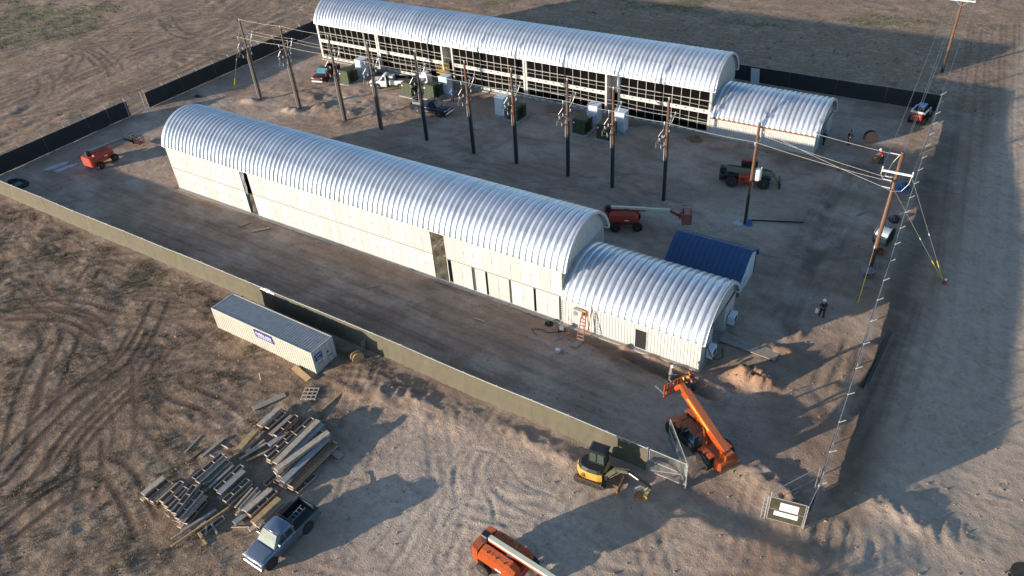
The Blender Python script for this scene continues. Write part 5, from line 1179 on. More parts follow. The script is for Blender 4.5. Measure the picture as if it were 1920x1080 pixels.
def guy(label, a, b, guard=2.2):
    t = thing('guy_wire', label, 'guy wire', b); a = Vector(a) - Vector(b); d = a.normalized()
    part('stay_cable', M.wire, t, tube((0, 0, 0), a, .014, .014, 4)); part('guard_sleeve', M.yellowp, t, tube(d * .05, d * guard, .04, .04, 6)); part('strain_insulator', M.whitep, t, tube(a * .45, a * .47, .04, .04, 6))
    return t
ga = gz(78.2, 21.5)
guy('right guy wire with yellow guard from the corner pole to the traffic cone', (73.6, 20.1, 9.7), (78.25, 21.35, ga)); guy('left guy wire with yellow guard from the corner pole to the traffic cone', (72.5, 20.1, 8.3), (78.15, 21.45, ga)); guy('guy wire with yellow guard slanting down towards the man in black', (72.4, 20.1, 9.2), (72.65, 14.24, gz(72.6, 14.2)), 3.2)
guy('guy wire and yellow guard at the far left end of the pole row', (-11.5, 22.9, 10.9), (-19.07, 24.6, gz(-19, 24.6)), 2.0)
cn = thing('traffic_cone', 'orange traffic cone with white band at the guy wire anchor', 'cone', (78.45, 21.0, ga)); part('base', M.red, cn, box(-.2, .2, -.2, .2, 0, .04)); part('cone_body', M.red, cn, lathe([(.15, .04), (.03, .72)], 12)); part('reflective_band', M.signwhite, cn, lathe([(.113, .33), (.075, .55)], 12))

# ------------------------------------------------------------------ lumber
WD = {'grey': mat('weathered_grey_timber', (.30, .25, .205), .85, 0, .35, 3, stretch=(2, 2, 2)), 'tan': mat('sun_bleached_timber', (.42, .35, .27), .85, 0, .3, 3), 'wood': mat('yellow_timber', (.44, .29, .13), .8, 0, .3, 3), 'blue': mat('blue_grey_board', (.24, .25, .25), .8, 0, .2, 3), 'brown': mat('brown_timber', (.20, .125, .075), .85, 0, .3, 3), 'dark': mat('dark_grey_timber', (.10, .095, .09), .85, 0, .4, 3)}
M.formbed = mat('dark_brown_plywood', (.11, .085, .07), .9, 0, .4, 4)  # dark brown bottom boards of the ladder-like forms
EDGE = WD['tan']
LUM = [(35.69,-20.85,36.75,-18.44,0.45,'p',0.08,'grey'),(37.81,-22.1,37.77,-19.83,0.36,'p',0.5,'tan'),(38.4,-21.85,38.38,-20.02,0.36,'f',0.35,'grey'),(39.19,-22.19,39.23,-19.98,0.42,'p',0.3,'grey'),(39.65,-22.16,39.62,-19.89,0.36,'f',0.42,'brown'),(38.25,-24.72,37.89,-22.6,0.4,'p',0.45,'wood'),(38.83,-24.93,39.44,-22.87,0.16,'p',0.2,'tan'),(39.43,-24.85,40.34,-22.87,0.16,'p',0.25,'wood'),(38.44,-24.31,38.52,-22.76,0.16,'p',0.15,'grey'),(38.92,-24.32,39.07,-22.74,0.16,'p',0.2,'tan'),(40.63,-22.85,40.59,-21.24,0.36,'f',0.5,'brown'),(39.83,-22.99,40.08,-21.56,0.36,'p',0.3,'blue'),(41.24,-24.2,41.09,-19.61,0.36,'f',0.75,'grey'),(41.94,-24.22,41.72,-19.6,0.38,'p',0.85,'tan'),(42.16,-23.65,42.13,-19.6,0.38,'p',0.62,'blue'),(42.59,-24.69,43.38,-20.19,0.38,'p',1.0,'tan'),(42.8,-24.77,42.53,-20.13,0.36,'f',0.6,'grey'),(43.59,-25.08,43.57,-20.51,0.4,'p',0.75,'blue'),(43.75,-25.02,43.68,-20.54,0.38,'p',0.5,'grey'),(44.27,-25.02,44.16,-20.43,0.45,'u',0.55,'brown'),(44.61,-24.97,44.64,-23.18,0.36,'f',0.15,'wood'),(44.13,-20.95,45.21,-21.01,0.42,'p',0.15,'grey'),(40.58,-18.4,40.64,-16.11,0.12,'p',0.06,'wood'),(40.51,-23.88,40.57,-22.71,0.34,'f',0.45,'grey'),(42.2,-25.63,42.22,-24.57,0.34,'f',0.15,'grey'),(42.72,-25.17,42.8,-24.6,0.34,'f',0.2,'brown'),(35.64,-30.76,35.7,-29.05,0.36,'p',0.6,'tan'),(36.12,-30.82,36.13,-29.02,0.36,'f',0.55,'brown'),(36.62,-30.79,36.52,-29.01,0.3,'u',0.5,'tan'),(36.94,-30.61,36.85,-28.82,0.14,'p',0.5,'wood'),(37.46,-30.53,37.32,-28.65,0.36,'f',0.75,'grey'),(38.04,-30.62,37.88,-28.84,0.36,'f',0.68,'grey'),(38.6,-30.75,38.31,-28.88,0.3,'f',0.78,'grey'),(39.11,-30.75,38.5,-28.45,0.36,'f',0.85,'grey'),(39.59,-30.88,39.16,-28.51,0.36,'f',0.78,'grey'),(39.75,-30.87,39.43,-28.57,0.36,'p',0.6,'grey'),(39.96,-30.68,39.63,-28.69,0.36,'f',0.3,'brown'),(37.72,-28.03,37.78,-25.44,0.36,'f',0.6,'grey'),(38.24,-28.11,38.15,-25.5,0.4,'u',0.6,'grey'),(38.74,-27.99,38.6,-25.69,0.4,'p',0.5,'dark'),(39.32,-27.99,39.24,-25.74,0.16,'p',0.58,'blue'),(39.87,-27.9,39.84,-25.44,0.34,'f',0.55,'grey'),(40.33,-27.99,40.29,-25.7,0.36,'p',0.6,'blue'),(41.04,-28.17,41.02,-26.03,0.36,'f',0.5,'grey'),(40.78,-32.37,41.66,-28.31,0.12,'p',0.5,'wood'),(40.95,-32.13,41.11,-29.86,0.12,'p',0.4,'tan'),(40.14,-31.96,40.82,-29.22,0.2,'p',0.3,'grey'),(40.29,-31.23,40.92,-28.85,0.2,'p',0.35,'blue'),(41.14,-30.64,42.37,-30.95,0.14,'p',0.1,'wood'),(41.41,-29.71,42.41,-30.06,0.14,'p',0.15,'grey'),(41.27,-30.03,41.81,-30.52,0.14,'p',0.15,'grey'),(41.4,-30.62,41.7,-28.92,0.34,'f',0.12,'dark'),(36.04,-26.19,36.06,-24.04,0.22,'p',0.08,'grey'),(36.28,-24.61,37.1,-24.57,0.08,'p',0.05,'tan'),(36.39,-25.72,36.88,-25.69,0.08,'p',0.05,'tan'),(35.51,-27.17,35.56,-25.45,0.1,'p',0.05,'brown'),(42.98,-28.05,43.11,-25.84,0.36,'p',0.5,'tan'),(43.39,-28.06,43.47,-25.72,0.36,'f',0.4,'grey'),(44.26,-28.45,44.3,-26.11,0.36,'p',0.6,'wood'),(44.48,-28.2,44.49,-26.04,0.34,'p',0.35,'grey'),(44.62,-27.91,44.75,-25.67,0.2,'p',0.2,'grey'),(44.82,-27.72,44.9,-25.76,0.14,'p',0.12,'dark'),(42.06,-28.12,41.85,-26.35,0.14,'p',0.45,'tan'),(42.35,-28.08,42.14,-26.14,0.12,'p',0.4,'grey'),(41.58,-28.19,41.57,-26.11,0.14,'p',0.4,'dark'),(42.69,-28.06,42.56,-26.27,0.14,'p',0.42,'grey'),(42.5,-28.48,42.3,-26.48,0.16,'p',0.3,'tan'),(42.78,-28.93,42.91,-28.04,0.34,'p',0.15,'blue'),(42.78,-29.21,43.81,-28.56,0.05,'p',0.03,'tan'),(44.1,-28.79,44.39,-27.32,0.3,'p',0.12,'tan'),(40.9,-27.81,41.13,-25.92,0.3,'f',0.3,'dark')]
def timber(kind, L, w_, m, parent_name, label, loc, rz, lv=True, tilt=0):
    if kind == 'p':
        o = single('timber_plank', WD[m], label, 'plank', box(0, L, -w_ / 2, w_ / 2, -.10, 0, .008), loc=loc, rz=rz, group='loose boards and forms of the lumber pile')
    else:
        o = thing('timber_form', label, 'timber form', loc, rz, 'loose boards and forms of the lumber pile')
        part('side_rail', WD['grey'] if m != 'brown' else WD['brown'], o, box(0, L, -w_ / 2, -w_ / 2 + .035, -.16, 0)); part('side_rail', WD['grey'] if m != 'brown' else WD['brown'], o, box(0, L, w_ / 2 - .035, w_ / 2, -.16, 0))
        part('bottom_board', M.formbed if kind == 'f' else WD[m], o, box(0, L, -w_ / 2 + .036, w_ / 2 - .036, -.155, -.12))
        n = 2 if kind == 'u' else max(2, int(round(L / .85)) + 1)
        xs = np.linspace(.02, L - .02, n)
        for x in xs: part('cross_block', EDGE, o, box(x - .02, x + .02, -w_ / 2 + .037, w_ / 2 - .037, -.115, -.004))
    o.rotation_euler = (0, tilt, rz); return o
where = lambda i: ('upper right lumber stack' if i < 26 else 'lower left lumber stack' if i < 37 else 'middle lumber stack' if i < 44 else 'loose lumber spill' if i < 56 else 'lumber stack nearest the silver pickup')
cname = {'grey': 'grey', 'tan': 'bleached', 'wood': 'yellowish', 'blue': 'blue-grey', 'brown': 'brown', 'dark': 'dark'}
kind_of = lambda i: ('long' if math.hypot(LUM[i][2] - LUM[i][0], LUM[i][3] - LUM[i][1]) > 4 else 'short' if math.hypot(LUM[i][2] - LUM[i][0], LUM[i][3] - LUM[i][1]) < 1.4 else 'mid-length', LUM[i][7], LUM[i][5], where(i))
sx_of = lambda i: (LUM[i][0] + LUM[i][2]) / 2 * Rv.x + (LUM[i][1] + LUM[i][3]) / 2 * Rv.y
rl = random.Random(5)
for i, (x0, y0, x1, y1, w_, k, z, c) in enumerate(LUM):
    L = math.hypot(x1 - x0, y1 - y0); rz = math.atan2(y1 - y0, x1 - x0); w_ *= 1.22 if w_ > .2 else 1
    g0 = gz((x0 + x1) / 2, (y0 + y1) / 2)
    sz = kind_of(i)[0]; peers = sorted([j for j in range(len(LUM)) if kind_of(j) == kind_of(i)], key=sx_of)
    ordn = '' if len(peers) == 1 else ', %s from left' % ['first', 'second', 'third', 'fourth', 'fifth', 'sixth', 'seventh', 'eighth', 'ninth'][peers.index(i)]
    lb = '%s %s %s%s in the %s' % (sz, cname[c], {'p': 'plank', 'f': 'ladder-like form', 'u': 'trough form'}[k], ordn, where(i))
    timber(k, L, w_, c, '', lb, (x0, y0, z + g0 + .05 + rl.uniform(0, .01)), rz, tilt=rl.uniform(-.015, .015))
    if z >= .35 and w_ > .2:
        lv = z - .21; first = True
        while lv > .08:
            dx, dy = rl.uniform(-.12, .12), rl.uniform(-.12, .12)
            timber('p', L * rl.uniform(.92, 1.03), w_ * .95, rl.choice(['tan', 'grey', 'brown', 'tan']), '', 'rough timber lower down inside the %s' % where(i), (x0 + dx * math.cos(rz) * 2 - .02, y0 + dx * math.sin(rz) * 2, lv + g0 + .05), rz + rl.uniform(-.015, .015))
            lv -= .21

# ------------------------------------------------------------------ reels, pallets, boards and other yard pieces
def reel(label, loc, rz, r=.55, w_=.5, flange=None, core=None, lying=False, full=.55):
    t = thing('cable_reel', label, 'cable reel', loc, rz); fl = flange or M.wood_new
    T = (lambda s: s) if lying else (lambda s: xf(s, (0, 0, r), rx=PI / 2))
    for s in (-1, 1): part('flange', fl, t, T(lathe([(r, s * w_ / 2 - .025 + (r - .0) * 0), (r, s * w_ / 2 + .025)], 20)) if not lying else xf(lathe([(r, w_ / 2 + s * w_ / 2 - .025), (r, w_ / 2 + s * w_ / 2 + .025)], 20)))
    part('drum', core or M.black, t, T(lathe([(r * full, -w_ / 2 + .03), (r * full, w_ / 2 - .03)], 18)) if not lying else xf(lathe([(r * full, .03), (r * full, w_ - .03)], 18)), smooth=True)
    return t
reel('small wooden cable reel beside the right end of the cream container', (39.45, -12.75, gz(39.4, -12.8)), 1.2, .52, .42, M.wood_new, M.yellow)
M.alu = mat('bare_aluminium_cable', (.55, .62, .66), .35, .6, .2, 6)
reel('large cable reel wound with silver cable behind the corner pole', (72.4, 24.6, gz(72.4, 24.6)), 1.35, .95, 1.25, M.slate, M.alu, full=.82)
reel('flat round reel lying on its side near the right fence, like a table', (72.35, 18.8, gz(72.3, 18.8)), 0, .62, .55, M.grey, M.wood_dark, True, .3)
reel('wooden cable reel standing right of the far annex end', (66.7, 45.4, gz(66.7, 45.4)), .5, .75, .5, M.wood_dark, M.black)
reel('small reel with cut timber end beside the worker in red', (68.35, 40.9, gz(68.3, 40.9)), .9, .42, .5, M.wood_new, M.yellow)
single('scrap_heap', M.rust, 'rusty offcuts heaped at the foot of the corner pole', 'scrap', *[xf(box(-.3, .3, -.06, .06, 0, .08), (rl.uniform(-.6, .6), rl.uniform(-.5, .5), rl.uniform(0, .2)), rz=rl.uniform(0, 3)) for _ in range(9)], loc=(72.3, 22.9, gz(72.3, 22.9)))
single('steel_post_offcut', M.steel, 'short bright tube lying between the flat reel and the corner pole', 'tube', tube((0, 0, .05), (.15, -1.1, .05), .05), loc=(72.75, 21.4, gz(72.7, 21)))
def pallet(label, loc, rz, m=None, sx=1.2, sy=1.0, stand=0):
    t = thing('pallet', label, 'pallet', loc, rz); m = m or M.wood_new
    R_ = lambda s: xf(s, ry=-stand) if stand else s
    for i in range(4): part('deck_board', m, t, R_(box(0, sx, i * (sy - .12) / 3, i * (sy - .12) / 3 + .12, .10, .122)))
    for i in range(4): part('stringer', m, t, R_(box(i * (sx - .08) / 3, i * (sx - .08) / 3 + .08, 0, sy, .0, .099)))
    return t
pallet('pale pallet lying above the upper right stack of the lumber pile', (38.3, -18.3, gz(38.7, -17.6) + .05), .50, EDGE, 1.2, 1.3)
pallet('grey pallet stood upright against the olive fence beyond the small reel', (38.95, -11.6, gz(39, -11.6) + .02), 0, WD['grey'], 1.1, 1.1, PI / 2 * .93)
pallet('small wooden frame lying in front of the closed near hall', (13.6, -2.6, gz(13.7, -2.4)), 1.35, M.wood_new, 1.0, .55)
single('timber_plank', WD['tan'], 'bleached plank on the dirt just right of the small wooden frame', 'plank', box(0, 1.9, -.16, .16, 0, .05), loc=(15.2, -2.7, gz(15.7, -2) + .03), rz=.85)
single('plywood_sheet', M.wood_new, 'narrow plywood strip leaning under the right end of the cream container', 'board', xf(box(0, 2.3, 0, .5, 0, .04), rx=.15), loc=(35.1, -16.15, gz(35.5, -16) + .08), rz=-.22)
single('marker_stake', M.whitep, 'short white stake standing in the scrub below the container', 'stake', tube((0, 0, 0), (.05, .05, .75), .035), loc=(33.6, -18.2, gz(33.6, -18.2)))
t = thing('walkway', 'grey board walkway crossing the trench at the end of the near annex', 'walkway', (64.1, 4.55, .12), -.05)
for i in range(2): part('deck_board', WD['grey'], t, box(0, 4.75, -.62 + i * .63, -.01 + i * .62, 0, .06))
t = thing('walkway', 'board walkway at the right end of the far annex', 'walkway', (62.9, 40.4, .05), .05)
for i in range(2): part('deck_board', WD['grey'], t, box(0, 3.4, -.6 + i * .61, -.01 + i * .6, 0, .06))
single('leaning_board', M.cool_white, 'tall white sheet leaning on the inside of the far fence', 'board', xf(box(0, 1.15, 0, .04, 0, 2.7), rx=.28), loc=(49.0, 56.2, gz(49.5, 56.3)))
t = thing('sheet_stack', 'low stack of pale grey ribbed sheets by the far fence', 'sheets', (52.0, 54.9, gz(53, 55)), .0)
for i in range(4): part('ribbed_sheet', M.slate, t, box(i * .03, 3.4 + i * .02, i * .28, i * .28 + .26, 0, .18 + i * .01))
for nm, lb, x, y, rz, n, L, c in (('steel_tubes', 'bundle of bluish steel tubes lying by the black tarp heap', -19.9, -5.0, 1.25, 7, 2.6, M.cool_white), ('steel_tubes', 'second bundle of bluish tubes nearer the left boom lift', -18.2, -4.6, 1.35, 6, 2.4, M.cool_white), ('steel_tubes', 'long bluish bars along the left fence behind the lift', -19.3, -.5, 1.50, 5, 4.5, M.slate), ('steel_tubes', 'grey strips on the dirt between the left fence and hall', -17.8, 13.0, 1.6, 3, 3.2, M.slate), ('black_pipes', 'long black pipes lying just outside the right fence', 75.6, 4.3, 1.52, 4, 7.5, M.black)):
    t = thing(nm, lb, 'pipes', (x, y, gz(x, y) + .03), rz)
    for i in range(n): part('tube', c, t, tube((rl.uniform(-.4, .3), i * .13 + rl.uniform(-.04, .04), .04 + .05 * (i % 2)), (L + rl.uniform(-.3, .3), i * .13 + rl.uniform(-.15, .15), .04 + .05 * (i % 2)), .045, .045, 6))
def crumple(name, m, label, cat_, loc, sx, sy, h, seed=0, n=16):
    rr_ = np.random.RandomState(seed); v = []; f = []
    for i in range(n + 1):
        for j in range(n + 1):
            a, b = i / n * 2 - 1, j / n * 2 - 1; e_ = max(0, 1 - (a * a + b * b) ** 1.2)
            v.append((a * sx + rr_.uniform(-.06, .06), b * sy + rr_.uniform(-.06, .06), h * e_ * rr_.uniform(.35, 1.0) - (.05 if e_ == 0 else 0)))
    for i in range(n):
        for j in range(n): q_ = i * (n + 1) + j; f.append((q_, q_ + n + 1, q_ + n + 2, q_ + 1))
    return single(name, m, label, cat_, (v, f), loc=loc)
crumple('crumpled_tarp', M.blackscreen, 'crumpled black tarp in the near left corner of the yard', 'tarp', (-20.2, -8.6, gz(-20, -8.6)), 2.1, 1.0, .4, 1, 24)
crumple('blue_sheeting', M.slate, 'slate blue plastic sheeting on the black tarp in the left corner', 'tarp', (-19.6, -8.9, gz(-20, -8.6) + .25), .5, .5, .15, 2)
crumple('dark_bundle', M.blackscreen, 'small dark bundle beside the left fence, right of its pale gate', 'bundle', (-21.2, 19.6, gz(-21, 19.6)), .8, .3, .3, 3)
crumple('blue_tarp', M.bluetarp, 'blue tarp over materials behind the corner pole', 'tarp', (72.1, 36.0, gz(72, 36)), .7, .8, .9, 4)
crumple('dark_bundle', M.navyp, 'dark blue bundle between the corner pole and the blue tarp', 'bundle', (72.6, 29.5, gz(72.6, 29.5)), .6, .8, .5, 5)
crumple('white_bags', M.cool_white, 'white sacks at the base of the pole with the white tank', 'sacks', (59.4, 21.9, gz(59.4, 21.9)), .55, .3, .3, 6)
crumple('blue_wrap', M.bluetarp, 'blue wrap around the base of the pole with the white tank', 'tarp', (60.35, 22.25, gz(60.3, 22)), .4, .4, .7, 7)
crumple('black_bundle', M.blackscreen, 'black hose bundle against the near hall left of the annex', 'bundle', (50.7, -.75, gz(50.7, -.7)), .4, .3, .4, 8)
crumple('scrap_timber_heap', WD['brown'], 'dark scrap heap at the foot of the screened hall near its right end', 'scrap', (48.6, 37.3, gz(48.6, 37.3)), 1.0, .6, .8, 9)
crumple('earthen_tarp', M.tarp, 'brown tarp covering a heap in front of the screened hall at left', 'tarp', (-2.8, 37.9, gz(-2.8, 37.9)), 1.6, .6, .7, 10)
t = thing('plate_compactor', 'small dark wheeled machine beside the hose bundle near the annex', 'compactor', (52.15, -1.0, gz(52.1, -1)), .3)
part('base_plate', M.darkmetal, t, box(-.35, .35, -.25, .25, 0, .1, .02)); part('engine', M.grey, t, box(-.2, .2, -.18, .18, .1, .5, .04)); part('handle', M.black, t, tube((-.2, -.15, .3), (-.75, -.15, .9), .02), tube((-.2, .15, .3), (-.75, .15, .9), .02), tube((-.75, -.15, .9), (-.75, .15, .9), .02))
single('cable_on_ground', M.black, 'thin black cable snaking on the dirt before the annex', 'cable', pipe([(a, b, gz(a, b) + .03) for a, b in ((52.0, -1.3), (51.2, -1.8), (50.4, -1.7), (49.7, -2.1), (50.6, -2.6))], .025, 4))
t = thing('open_box', 'small white and blue open carton on the dirt below the annex', 'box', (52.95, -3.65, gz(53, -3.6)), .2)
part('carton', M.whitep, t, box(0, .4, 0, .3, 0, .25)); part('lid', M.bluetarp, t, box(.41, .7, 0, .3, .1, .13))
for (x, y, L, rz) in ((52.3, -2.4, 1.5, 1.2), (62.0, 6.0, .0, 0)):
    if L: single('timber_plank', WD['grey'], 'thin stick lying on the dirt by the small wheeled machine', 'plank', box(0, L, -.05, .05, 0, .04), loc=(x, y, gz(x, y) + .02), rz=rz)
# step ladder against the annex
t = thing('step_ladder', 'orange fibreglass step ladder standing open against the near annex', 'ladder', (54.15, -1.15, gz(54.2, -1.1)), 0)
for s in (-1, 1):
    part('front_rail', M.orange, t, bar((s * .33, -.50, 0), (s * .17, .42, 2.95), .05, .08)); part('rear_rail', M.orange_d, t, bar((s * .33, .85, 0), (s * .17, .45, 2.9), .04, .06))
for i in range(9):
    k = (i + .7) / 10; part('step', M.steel, t, box(-.33 + .16 * k, .33 - .16 * k, -.54 + .92 * k, -.42 + .92 * k, 2.95 * k, 2.95 * k + .03))
part('top_cap', M.yellow, t, box(-.22, .22, .32, .55, 2.93, 3.05, .02))
single('step_board', WD['grey'], 'grey board under the foot of the orange ladder', 'board', box(0, .55, 0, .95, 0, .06), loc=(53.75, -2.35, gz(54, -2) + .05), rz=-.15)
reel('flat round cable drum lying at the very bottom right edge', (87.2, -6.9, gz(87.2, -6.9)), 0, .85, .5, M.wood_dark, M.wood_dark, True, .3)
# tangled strips on top of the olive fence
crumple('torn_plastic', M.signwhite, 'torn white plastic caught on top of the olive fence behind the container', 'plastic', (27.6, -11.15, 2.28), .9, .10, .28, 12)

for k, (x, y, c_, lb) in enumerate(((44.5, -3.2, 'tan', 'short stick lying in the lane before the near hall, towards its middle'), (33.0, -4.5, 'grey', 'grey wood scrap in the lane before the near hall'), (21.0, 18.5, 'tan', 'pale lath on the yard between the halls, left part'), (43.0, 27.0, 'wood', 'yellowish lath on the yard below the close transformer pair'), (24.0, 36.8, 'wood', 'yellowish board lying before the middle of the screened hall'), (29.5, 37.0, 'brown', 'brown board lying before the screened hall, right of the lone cabinet'), (70.0, 30.0, 'grey', 'grey scrap board beside the trench in the right yard'), (34.2, -24.8, 'grey', 'grey board lying alone left of the lumber stacks'), (47.5, -21.2, 'tan', 'short pale offcut lying between lumber and tyre tracks'))):
    single('timber_plank', WD[c_], lb, 'plank', box(0, 1.1 + .2 * (k % 4), -.07, .07, 0, .05), loc=(x, y, gz(x, y) + .02), rz=.7 * k)
single('steel_beam', M.blackscreen, 'long thin black pole lying on the dirt right of the white-tank pole', 'pole', tube((0, 0, .06), (4.6, 1.9, .06), .07), loc=(60.4, 23.0, gz(62, 23.6) + .03))
# ------------------------------------------------------------------ people
def skin_mesh(chains, m, name, sub=1):
    """chains: list of [(x, y, z, r), ...]; shared points join"""
    vs = []; es = []; rad = []; idx = {}
    for c in chains:
        prev = None
        for p in c:
            k = tuple(round(q, 4) for q in p[:3])
            if k not in idx: idx[k] = len(vs); vs.append(p[:3]); rad.append(p[3])
            if prev is not None and (prev, idx[k]) not in es: es.append((prev, idx[k]))
            prev = idx[k]
    me_ = bpy.data.meshes.new('tmp'); me_.from_pydata(vs, es, []); o = bpy.data.objects.new('tmp', me_); COL.objects.link(o)
    md = o.modifiers.new('s', 'SKIN'); 
    for i, r in enumerate(rad): me_.skin_vertices[0].data[i].radius = (r, r)
    me_.skin_vertices[0].data[0].use_root = True
    sb = o.modifiers.new('d', 'SUBSURF'); sb.levels = sub; sb.render_levels = sub
    dg = bpy.context.evaluated_depsgraph_get(); out = bpy.data.meshes.new_from_object(o.evaluated_get(dg)); bpy.data.objects.remove(o)
    out.materials.clear(); out.materials.append(m); out.name = name; out.shade_smooth(); return out
M.skin = mat('skin', (.35, .20, .14), .6)
def cloth(c): return mat('cloth', c, .85, 0, .2, 12)
def person(label, loc, rz, shirt, trou, hat, lean=0.0, arms=((.1, .3), (-.1, .3)), stride=.12, reach=None):
    t = thing('person', label, 'person', loc, rz)
    def lp(x, y, z):      # lean the upper body forward (+x) about the hips
        dz = z - .95; return (x + dz * math.sin(lean), y, .95 + dz * math.cos(lean))
    hip = (0, 0, .95); 
    legs = []
    for s in (-1, 1):
        fx = s * stride
        legs.append([(*hip, .13), (0.0, s * .10, .86, .095), (fx * .6 + .03, s * .11, .48, .068), (fx, s * .12, .09, .045), (fx + .14, s * .13, .04, .04)])
    ch, nk, hd, hd2 = lp(0, 0, 1.34), lp(.01, 0, 1.50), lp(.03, 0, 1.60), lp(.03, 0, 1.72)
    armc = []; sl = []
    for s, a in zip((-1, 1), arms):
        sh_ = lp(0, s * .19, 1.42); el = lp(a[0], s * .26, 1.42 - .28); hnd = lp(a[0] + a[1], s * .22, 1.42 - .50 + abs(a[1]) * .5)
        armc.append([(*ch, .15), (*sh_, .062), (*el, .045), (*hnd, .032)]); sl.append([(*ch, .165), (*sh_, .078), (*el, .058), tuple(np.array(el) * .3 + np.array(hnd) * .7) + (.045,)])
        d_ = (Vector(hnd) - Vector(el)).normalized(); side = d_.cross(Vector((0, s, 0))).normalized()
        for k in range(4):
            b_ = Vector(hnd) + side * (.018 * (k - 1.5)); armc.append([(*hnd, .032), tuple(b_ + d_ * .06) + (.011,), tuple(b_ + d_ * (.11 - .01 * abs(k - 1.2)) + Vector((0, -s * .02, 0))) + (.009,)])
        armc.append([(*hnd, .032), tuple(Vector(hnd) + side * .045 + d_ * .03) + (.012,), tuple(Vector(hnd) + side * .055 + d_ * .07) + (.010,)])
    body = skin_mesh(legs + [[(*hip, .13), (*ch, .15), (*nk, .055), (*hd, .085), (*hd2, .075)]] + armc, M.skin, 'body', 1)
    obj('body', body, t)
    obj('shirt', skin_mesh([[(*lp(0, 0, .93), .155), (*lp(0, 0, 1.12), .15), (*ch, .168), (*lp(0, 0, 1.47), .07)]] + sl, shirt, 'shirt', 1), t)
    obj('trousers', skin_mesh([[(p[0], p[1], p[2], p[3] + .02) for p in l[:4]] for l in legs], trou, 'trousers', 1), t)
    for s, l in zip((-1, 1), legs): part('boot', M.wood_dark, t, box(l[3][0] - .08, l[3][0] + .2, l[3][1] - .05, l[3][1] + .05, 0, .12, .03))
    H2_ = Vector(hd) * .4 + Vector(hd2) * .6
    part('face_features', M.skin, t, box(H2_.x + .075, H2_.x + .105, -.013, .013, H2_.z - .06, H2_.z - .01), box(H2_.x - .01, H2_.x + .02, -.09, -.08, H2_.z - .06, H2_.z), box(H2_.x - .01, H2_.x + .02, .08, .09, H2_.z - .06, H2_.z)); part('eye', M.black, t, box(H2_.x + .072, H2_.x + .086, -.04, -.022, H2_.z - .005, H2_.z + .01)); part('eye', M.black, t, box(H2_.x + .072, H2_.x + .086, .022, .04, H2_.z - .005, H2_.z + .01))
    part('hard_hat' if hat is not M.wood_dark else 'hair', hat, t, xf(lathe([(.15 if hat is not M.wood_dark else .1, 0), (.115, .02), (.112, .07), (.08, .13), (.02, .155)], 14), (H2_.x - .005, 0, H2_.z + .015), ry=lean * .5), smooth=True)
    return t
whh = M.signwhite
person('man in black with white hard hat carrying a white bucket near the right fence', (70.45, 11.1, gz(70.4, 11.1)), 2.2, cloth((.012, .012, .014)), cloth((.015, .017, .022)), whh, .05, ((-.05, .1), (.1, .15)), .15)
bk2 = thing('bucket', 'white bucket in the hand of the man in black', 'bucket', (70.02, 10.95, gz(70.4, 11.1) + .42)); part('pail', M.signwhite, bk2, lathe([(.12, 0), (.15, .32)], 14)); part('handle', M.steel, bk2, pipe([(-.15, 0, .3), (-.08, 0, .45), (.08, 0, .45), (.15, 0, .3)], .008, 4))
person('worker in grey with white hard hat standing left by the annex trench', (62.55, -2.35, gz(62.5, -2.3)), .4, cloth((.16, .16, .18)), cloth((.10, .10, .11)), whh, .1)
person('bending worker in yellow vest at the corner of the annex', (63.3, -1.75, gz(63.3, -1.75)), -.3, cloth((.55, .50, .08)), cloth((.10, .09, .05)), M.yellow, .9, ((.2, .3), (.2, .3)))
person('worker in dark red jacket at the annex corner, right of the yellow vest', (64.15, -1.75, gz(64.1, -1.75)), 2.8, cloth((.22, .02, .03)), cloth((.11, .11, .13)), M.red, .5, ((.2, .3), (.2, .3)))
person('worker in bright blue shirt beside a white cabinet behind the navy pickup', (14.5, 34.5, gz(14.5, 34.5)), 2.2, cloth((.03, .16, .42)), cloth((.03, .04, .08)), M.bluetarp, .15)
person('worker in red with white hard hat bending over the small reel', (68.95, 40.7, gz(68.9, 40.7)), 2.9, cloth((.30, .02, .03)), cloth((.04, .04, .05)), whh, .5, ((.2, .3), (.2, .3)))
person('worker in dark clothes standing beyond the far annex end', (64.75, 43.7, gz(64.7, 43.7)), 1.0, cloth((.02, .022, .03)), cloth((.02, .02, .03)), M.wood_dark, .05)
person('worker in blue by the doorway at the end of the far annex', (62.2, 42.6, gz(63, 42.6) + .03), 1.0, cloth((.03, .07, .25)), cloth((.03, .03, .05)), M.bluetarp, .1)

